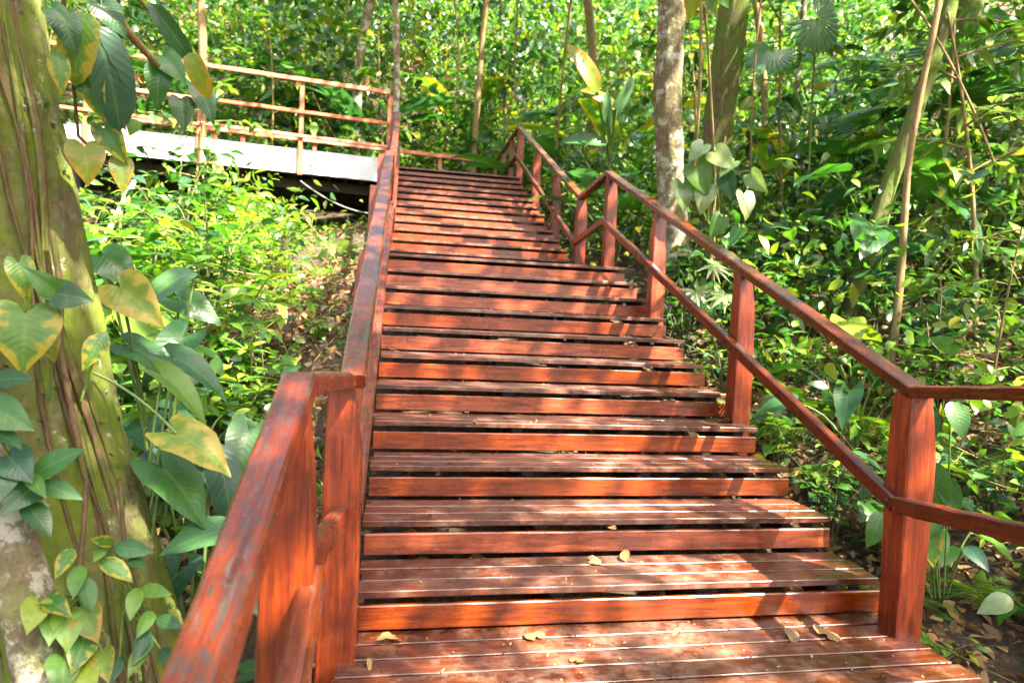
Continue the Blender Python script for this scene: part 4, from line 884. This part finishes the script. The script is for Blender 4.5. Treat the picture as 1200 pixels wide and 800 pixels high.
for b0, t0, kd, m_, W in [((40, 556), (93, 523), 'oval', L_MID, .95), ((47, 566), (95, 581), 'oval', L_MID, .8), ((31, 555), (53, 578), 'oval', L_BRIGHT, .8), ((29, 588), (62, 623), 'oval', L_DEEP, .95), ((38, 572), (4, 596), 'heart', L_DEEP, .9), ((10, 535), (34, 560), 'heart', L_DEEP, 1.1), ((-8, 445), (34, 441), 'oval', L_MID, 1.0), ((-10, 478), (36, 500), 'heart', L_MID, .95), ((-6, 505), (26, 520), 'oval', L_DEEP, .9), ((2, 545), (-8, 590), 'heart', L_DEEP, 1.0)]:
    hero(c2, kd, m_, b0, t0, 2.36, 2.28, W, random.uniform(-.3, .3)); stalk(c2, (38+random.uniform(-6, 6), 590), 2.6, b0, 2.36, .02, .004)
c3 = thing('trunk_creeper', 'creeper with yellow green heart leaves at the foot of the mossy trunk', 'climber', at(95, 740, 2.45))
for b0, t0, kd, m_, W in [((46, 705), (32, 737), 'heart', L_BRIGHT, 1.0), ((56, 704), (84, 716), 'heart', L_YEDGE, .8), ((80, 720), (80, 760), 'heart', L_BRIGHT, .95), ((97, 714), (112, 750), 'heart', L_YEL, .95), ((98, 752), (86, 784), 'heart', L_YEDGE, 1.0), ((76, 772), (72, 812), 'heart', L_BRIGHT, 1.0), ((98, 782), (106, 815), 'heart', L_BRIGHT, .9), ((85, 642), (65, 674), 'oval', L_YEDGE, .9), ((94, 662), (84, 698), 'oval', L_BRIGHT, .95), ((97, 676), (111, 714), 'oval', L_MID, .85), ((120, 765), (124, 796), 'heart', L_YEL, .8), ((62, 725), (58, 750), 'heart', L_BRIGHT, .9)]:
    hero(c3, kd, m_, b0, t0, 2.34, 2.28, W, random.uniform(-.3, .3)); stalk(c3, (96+random.uniform(-8, 8), 700), 2.52, b0, 2.34, .02, .0035)
tube('climbing_stem', [at(100, 800, 2.5), at(96, 740, 2.52), at(92, 690, 2.53), at(96, 640, 2.55), at(102, 560, 2.58)], .008, M_VINE, c3, k=7)
c4 = thing('trunk_creeper', 'creeper with small narrow green leaves on the right flank of the mossy trunk', 'climber', at(150, 680, 2.5))
for b0, t0, m_ in [((133, 636), (110, 631), L_YEDGE), ((134, 640), (178, 646), L_MID), ((118, 655), (157, 677), L_YEDGE), ((161, 688), (152, 724), L_BRIGHT), ((165, 690), (199, 694), L_BRIGHT), ((184, 724), (212, 733), L_MID), ((178, 715), (162, 745), L_BRIGHT), ((172, 735), (160, 770), L_MID), ((176, 745), (158, 775), L_MID), ((170, 755), (150, 790), L_BRIGHT), ((140, 770), (128, 800), L_MID), ((188, 760), (205, 780), L_DEEP), ((150, 655), (172, 662), L_MID), ((122, 640), (112, 655), L_BRIGHT)]:
    hero(c4, 'oval', m_, b0, t0, 2.44, 2.38, .9, random.uniform(-.4, .4)); stalk(c4, (158+random.uniform(-14, 10), 712), 2.58, b0, 2.44, .02, .003)
tube('climbing_stem', [at(172, 800, 2.58), at(166, 740, 2.60), at(158, 690, 2.62), at(146, 640, 2.63), at(140, 560, 2.66)], .007, M_VINE, c4, k=7)
# the scorched leaf on its long petiole and the large leaves by the railing
c5 = thing('arum_plant', 'arum with a scorched yellow leaf on a long stalk left of the foreground railing', 'plant', at(170, 700, 3.0))
hero(c5, 'arum', L_BEDGE, (207, 508), (277, 541), 2.75, 2.62, 1.0, -.3, label='yellow leaf with scorched orange edges'); stalk(c5, (110, 437), 2.8, (207, 508), 2.75, .05, .006)
hero(c5, 'arum', L_MID, (190, 548), (253, 606), 2.85, 2.7, .9, -.3); stalk(c5, (170, 700), 3.0, (190, 548), 2.85, .1, .007)
hero(c5, 'heart', L_GREY, (262, 622), (186, 632), 2.80, 2.7, .95, .5); stalk(c5, (215, 760), 2.95, (262, 622), 2.8, .05, .007)
hero(c5, 'paddle', L_DEEP, (250, 520), (285, 610), 3.1, 2.95, 1.2, -.2); hero(c5, 'arum2', L_GREY, (292, 505), (270, 560), 3.2, 3.05, 1.1)
stalk(c5, (235, 720), 3.1, (250, 520), 3.1, .05, .007); stalk(c5, (260, 720), 3.2, (292, 505), 3.2, .05, .007)
hero(c5, 'arum2', L_MID, (205, 420), (275, 448), 3.3, 3.15, .8, -.4); hero(c5, 'arum2', L_BRIGHT, (190, 440), (255, 480), 3.1, 2.95, .7, -.4)
stalk(c5, (170, 640), 3.2, (205, 420), 3.3, .1, .007); stalk(c5, (165, 620), 3.1, (190, 440), 3.1, .1, .007)
c6 = thing('arum_plant', 'arum with broad blue grey leaves and one yellow brown leaf right of the mossy trunk', 'plant', at(200, 600, 3.9))
hero(c6, 'paddle', L_GREY, (228, 318), (158, 338), 3.9, 3.7, 1.3, .5); hero(c6, 'heart', L_BEDGE, (140, 335), (190, 378), 3.5, 3.35, .9, .2, label='yellow leaf with a brown scorched rim'); hero(c6, 'arum', L_MID, (150, 405), (212, 430), 3.6, 3.45, .9, -.4)
hero(c6, 'arum2', L_DEEP, (215, 395), (165, 440), 3.7, 3.5, .9); hero(c6, 'heart', L_DEEP, (120, 300), (160, 330), 3.8, 3.65, 1.0); hero(c6, 'arum', L_GREY, (210, 350), (260, 372), 4.0, 3.85, .9)
for b0, d_ in [((228, 318), 3.9), ((140, 335), 3.5), ((150, 405), 3.6), ((215, 395), 3.7), ((120, 300), 3.8), ((210, 350), 4.0)]: stalk(c6, (190, 620), 3.9, b0, d_, .15, .008)
# hanging leaves at the upper left
hb = thing('overhanging_climber', 'climber with long ribbed leaves hanging across the top left corner', 'climber', at(110, 0, 2.9))
tube('branch', [at(88, -70, 2.9), at(118, -5, 2.95), at(150, 38, 3.0), at(186, 78, 3.05)], [.022, .02, .017, .012], M_BARK_TAN, hb, k=8)
tube('branch', [at(120, -60, 2.8), at(150, -15, 2.8), at(172, 10, 2.8), at(182, 20, 2.8)], .007, M_VINE, hb, k=7)
tube('hanging_stem', [at(66, -40, 2.75), at(78, 20, 2.78), at(86, 100, 2.8), at(92, 160, 2.82), at(130, 195, 2.84)], .006, M_VINE, hb, k=6)
hero(hb, 'ribbed', L_DEEP, (107, 28), (160, 146), 2.75, 2.62, 1.05, -.3, label='large dark ribbed leaf'); hero(hb, 'ribbed', L_DEEP, (104, 32), (132, 128), 2.78, 2.68, .7, .9)
hero(hb, 'ribbed', L_YEDGE, (100, 15), (78, 92), 2.7, 2.6, 1.15, .2); hero(hb, 'paddle', L_YEL, (222, 62), (243, 114), 2.78, 2.72, 1.3, .3); hero(hb, 'paddle', L_DEEP, (177, 5), (228, 74), 2.8, 2.74, .9, .3)
hero(hb, 'arum', L_YEDGE, (100, 82), (118, 142), 2.72, 2.64, .75, .3); hero(hb, 'heart', L_YEL, (99, 172), (104, 216), 2.74, 2.68, 1.05); hero(hb, 'heart', L_YEDGE, (122, 150), (147, 191), 2.76, 2.7, .8, .3); hero(hb, 'heart', L_YEL, (142, 190), (144, 224), 2.76, 2.7, .8)
hero(hb, 'heart', L_DEEP, (72, 20), (92, 62), 2.66, 2.6, .9); hero(hb, 'oval', L_YEDGE, (66, 58), (74, 108), 2.66, 2.6, .9); hero(hb, 'heart', L_DEEP, (118, 5), (150, 40), 2.85, 2.78, .9); hero(hb, 'oval2', L_BRIGHT, (160, 140), (152, 156), 2.8, 2.76, 1.2)
hero(hb, 'heart', L_MID, (190, 66), (218, 92), 3.3, 3.2, .9); hero(hb, 'heart', L_DEEP, (186, 80), (184, 128), 3.3, 3.22, .7); hero(hb, 'heart', L_MID, (212, 118), (216, 150), 3.4, 3.3, .8); hero(hb, 'heart', L_DEEP, (234, 104), (252, 142), 3.4, 3.3, .7); hero(hb, 'heart', L_MID, (60, 10), (88, 30), 2.6, 2.55, .9)
# heart leaved climber between the pale trunk and the railing at right
hc = thing('heart_leaved_climber', 'climber with broad round leaves beside the pale trunk above the right handrail', 'climber', at(820, 330, 6.4))
for b0, t0, kd, W in [((815, 195), (835, 235), 'heart', 1.0), ((800, 215), (806, 254), 'heart', .95), ((828, 220), (820, 256), 'heart', 1.0), ((838, 178), (866, 200), 'heart', 1.0), ((850, 208), (860, 240), 'heart', .9), ((872, 228), (882, 262), 'heart', .95), ((845, 255), (832, 285), 'heart', .9), ((860, 190), (838, 205), 'heart', .9), ((824, 170), (802, 190), 'heart', 1.0), ((868, 268), (850, 290), 'heart', .8), ((880, 205), (900, 230), 'heart', .9)]:
    hero(hc, kd, random.choice([L_MID, L_MID, L_BRIGHT, L_PALE]), b0, t0, 6.1, 5.95, W*.95, random.uniform(-.6, .6), lengthen=.82); stalk(hc, (832+random.uniform(-8, 20), 268), 6.3, b0, 6.1, .05, .005)
tube('stem', [Vector((at(838, 420, 6.4).x, at(838, 420, 6.4).y, ground(at(838, 420, 6.4).x, at(838, 420, 6.4).y)-.1)), at(836, 340, 6.35), at(832, 268, 6.3), at(842, 210, 6.25), at(850, 160, 6.3)], .010, M_BARK_TAN, hc, k=6)
for b0, rz in (((835, 310), .3), ((815, 340), 1.3), ((850, 345), 2.2)):
    p = at(*b0, 5.6); link('palmate_leaf', LM[('palmate', L_PALE.name)], hc, orient(p, Vector((math.cos(rz), -.3, -.35)), Vector((-.2, -.6, 1)), .24)); stalk(hc, (838, 400), 6.3, b0, 5.6, .1, .005)
# the big grey round leaf and the yellow banana leaf
gl = thing('umbrella_leaf_plant', 'plant holding one big round grey green palmate leaf at the upper right', 'plant', Vector((at(945, 300, 8.6).x, at(945, 300, 8.6).y, ground(at(945, 300, 8.6).x, at(945, 300, 8.6).y))))
p = at(958, 22, 8.2); link('palmate_leaf', LM[('palmate', L_GREY.name)], gl, orient(p, Vector((.8, .1, -.5)), (CAM-p).normalized()+Vector((0, 0, .8)), .40))
tube('stalk', [gl.location-Vector((0, 0, .2)), at(950, 150, 8.5), at(955, 60, 8.4), p], .014, L_STALK, gl, k=6)
p2 = at(905, 60, 8.6); link('palmate_leaf', LM[('palmate', L_GREY.name)], gl, orient(p2, Vector((-.5, -.2, -.6)), (CAM-p2).normalized()+Vector((0, 0, .8)), .34)); tube('stalk', [at(950, 150, 8.5), at(925, 90, 8.5), p2], .01, L_STALK, gl, k=6)
gb = gp(716, 215, 10.8)
bn = thing('banana_plant', 'banana plant with a sunlit yellow green leaf left of the pale trunk', 'plant', gb)
hero(bn, 'paddle', L_YEL, (700, 108), (676, 42), 10.3, 10.2, 1.0, .3); hero(bn, 'paddle', L_YEL, (722, 128), (690, 95), 10.4, 10.2, .9, .3); hero(bn, 'paddle', L_GREY, (715, 140), (748, 88), 10.4, 10.3, .7, .5); hero(bn, 'paddle', L_MID, (712, 170), (662, 150), 10.4, 10.2, .9, .3); hero(bn, 'paddle', L_GREY, (715, 150), (708, 105), 10.2, 10.1, .7, -.3)
for b0 in ((700, 108), (722, 128), (715, 140), (712, 170), (715, 150)): tube('stalk', [gb, at(714, 190, 10.6), at(*b0, 10.35)], .025, L_STALK, bn, k=6)
yl = gp(840, 330, 6.8)
yb = thing('broad_leaf_sapling', 'sapling whose large yellow green leaf hangs at the top right of the pale trunk', 'sapling', yl)
hero(yb, 'heart', L_YEL, (815, -12), (806, 24), 6.6, 6.5, .8); hero(yb, 'oval', L_BRIGHT, (835, -18), (856, 8), 6.6, 6.5, .9); hero(yb, 'oval', L_YEDGE, (826, -5), (842, 22), 6.6, 6.5, .8)
tube('stem', [yl, at(838, 200, 6.75), at(830, 60, 6.7), at(824, -16, 6.65)], .012, M_BARK_TAN, yb, k=6)
lb = thing('broad_leaf_creeper', 'creeper with big hanging leaves just right of the large foot post of the right railing', 'climber', at(1090, 640, 4.2))
for b0, t0, m_ in [((1092, 540), (1096, 610), L_MID), ((1085, 590), (1078, 655), L_BRIGHT), ((1108, 560), (1120, 600), L_MID), ((1086, 615), (1095, 660), L_YEDGE), ((1034, 600), (1022, 640), L_MID), ((1115, 470), (1135, 510), L_MID), ((1090, 480), (1085, 520), L_DEEP), ((1130, 640), (1160, 660), L_DEEP), ((1185, 700), (1150, 715), L_PALE)]:
    hero(lb, 'oval2', m_, b0, t0, 3.9, 3.8, .9, random.uniform(-.4, .4)); stalk(lb, (1100+random.uniform(-10, 10), 700), 4.1, b0, 3.9, .05, .005)

# ------------------------------------------------------------------ leaves lying on the steps
FL = [((463, 745), 0, 'curled tan leaf standing against the lowest riser near the left post', .09), ((432, 772), 0, 'thin dry leaf curl lying on the landing planks beside the left post', .09), ((628, 747), 0, 'pale curled leaf on the landing below the middle of the lowest riser', .10), ((800, 738), 0, 'light brown leaf tucked under the lowest riser at right', .08), ((968, 744), 0, 'flat tan leaf on the landing near the right foot post', .13), ((922, 737), 0, 'curled brown leaf under the right end of the lowest riser', .12),
      ((692, 657), 1, 'small tan leaf scrap at the back of the first tread left of centre', .08), ((734, 658), 1, 'broad pale leaf at the back of the first tread', .09), ((675, 775), 0, 'small green yellow sprig on the sunny middle of the landing', .07), ((560, 498), 4, 'twig like dry leaf lying at the left of the fourth tread', .10), ((845, 494), 4, 'long dry leaf at the right end of the fourth tread beside the post', .12), ((500, 612), 2, 'tiny brown leaf on the left part of the second tread', .05), ((462, 408), 6, 'pale leaf on the left end of the sixth tread', .10)]
for i, ((px, py), k, lab, L) in enumerate(FL):
    y, z = stepyz(k) if k else (0, 0); d = ray(px, py); t_ = (z+.006-CAM.z)/d.z; P = CAM+d*t_
    lo = y+.05 if k else -.9
    P.y = min(max(P.y, lo), y+.30 if k else .33)
    a = random.uniform(0, 6.28)
    up_ = Vector((math.cos(a), math.sin(a), .75 if i in (0, 7) else .12))
    o = link('fallen_leaf', leaf_mesh('oval2' if i % 2 else 'heart2', L_DEAD), None, orient(P+Vector((0, 0, .006)), up_, Vector((0, 0, 1))+rv(.4), L, 1.0 if i not in (1, 9) else .4))
    tag(o, lab, 'fallen leaf', 'dry leaves lying on the steps')
q = []
for k in list(range(0, 12)):
    y, z = stepyz(k) if k else (0, 0)
    for _ in range(240 if k == 0 else 60):
        q.append((random.uniform(.02, 2.42), random.uniform(-.6, .38) if k == 0 else y+random.uniform(.02, .36), z+.004))
tag(scatter_leaves('leaf_crumbs', q, L_DEAD, .019, 'tiny', None, 2.5, 8), 'tiny leaf crumbs and seeds sprinkled over the treads', 'leaf debris', None, 'stuff')

resolve_labels()
CATS = {'rosette_shrub': 'shrub', 'leafy_bush': 'bush', 'heart_leaved_plant': 'plant', 'arum_plant': 'plant', 'fern': 'fern', 'fan_palm': 'palm', 'broad_paddle_leaved_plant': 'plant', 'sapling': 'sapling'}
for p_ in ALLP:                      # the prototypes themselves go; only the placed copies stay
    for ch, _ in KIDS[p_.name]: bpy.data.objects.remove(ch)
for p_ in ALLP: bpy.data.objects.remove(p_)
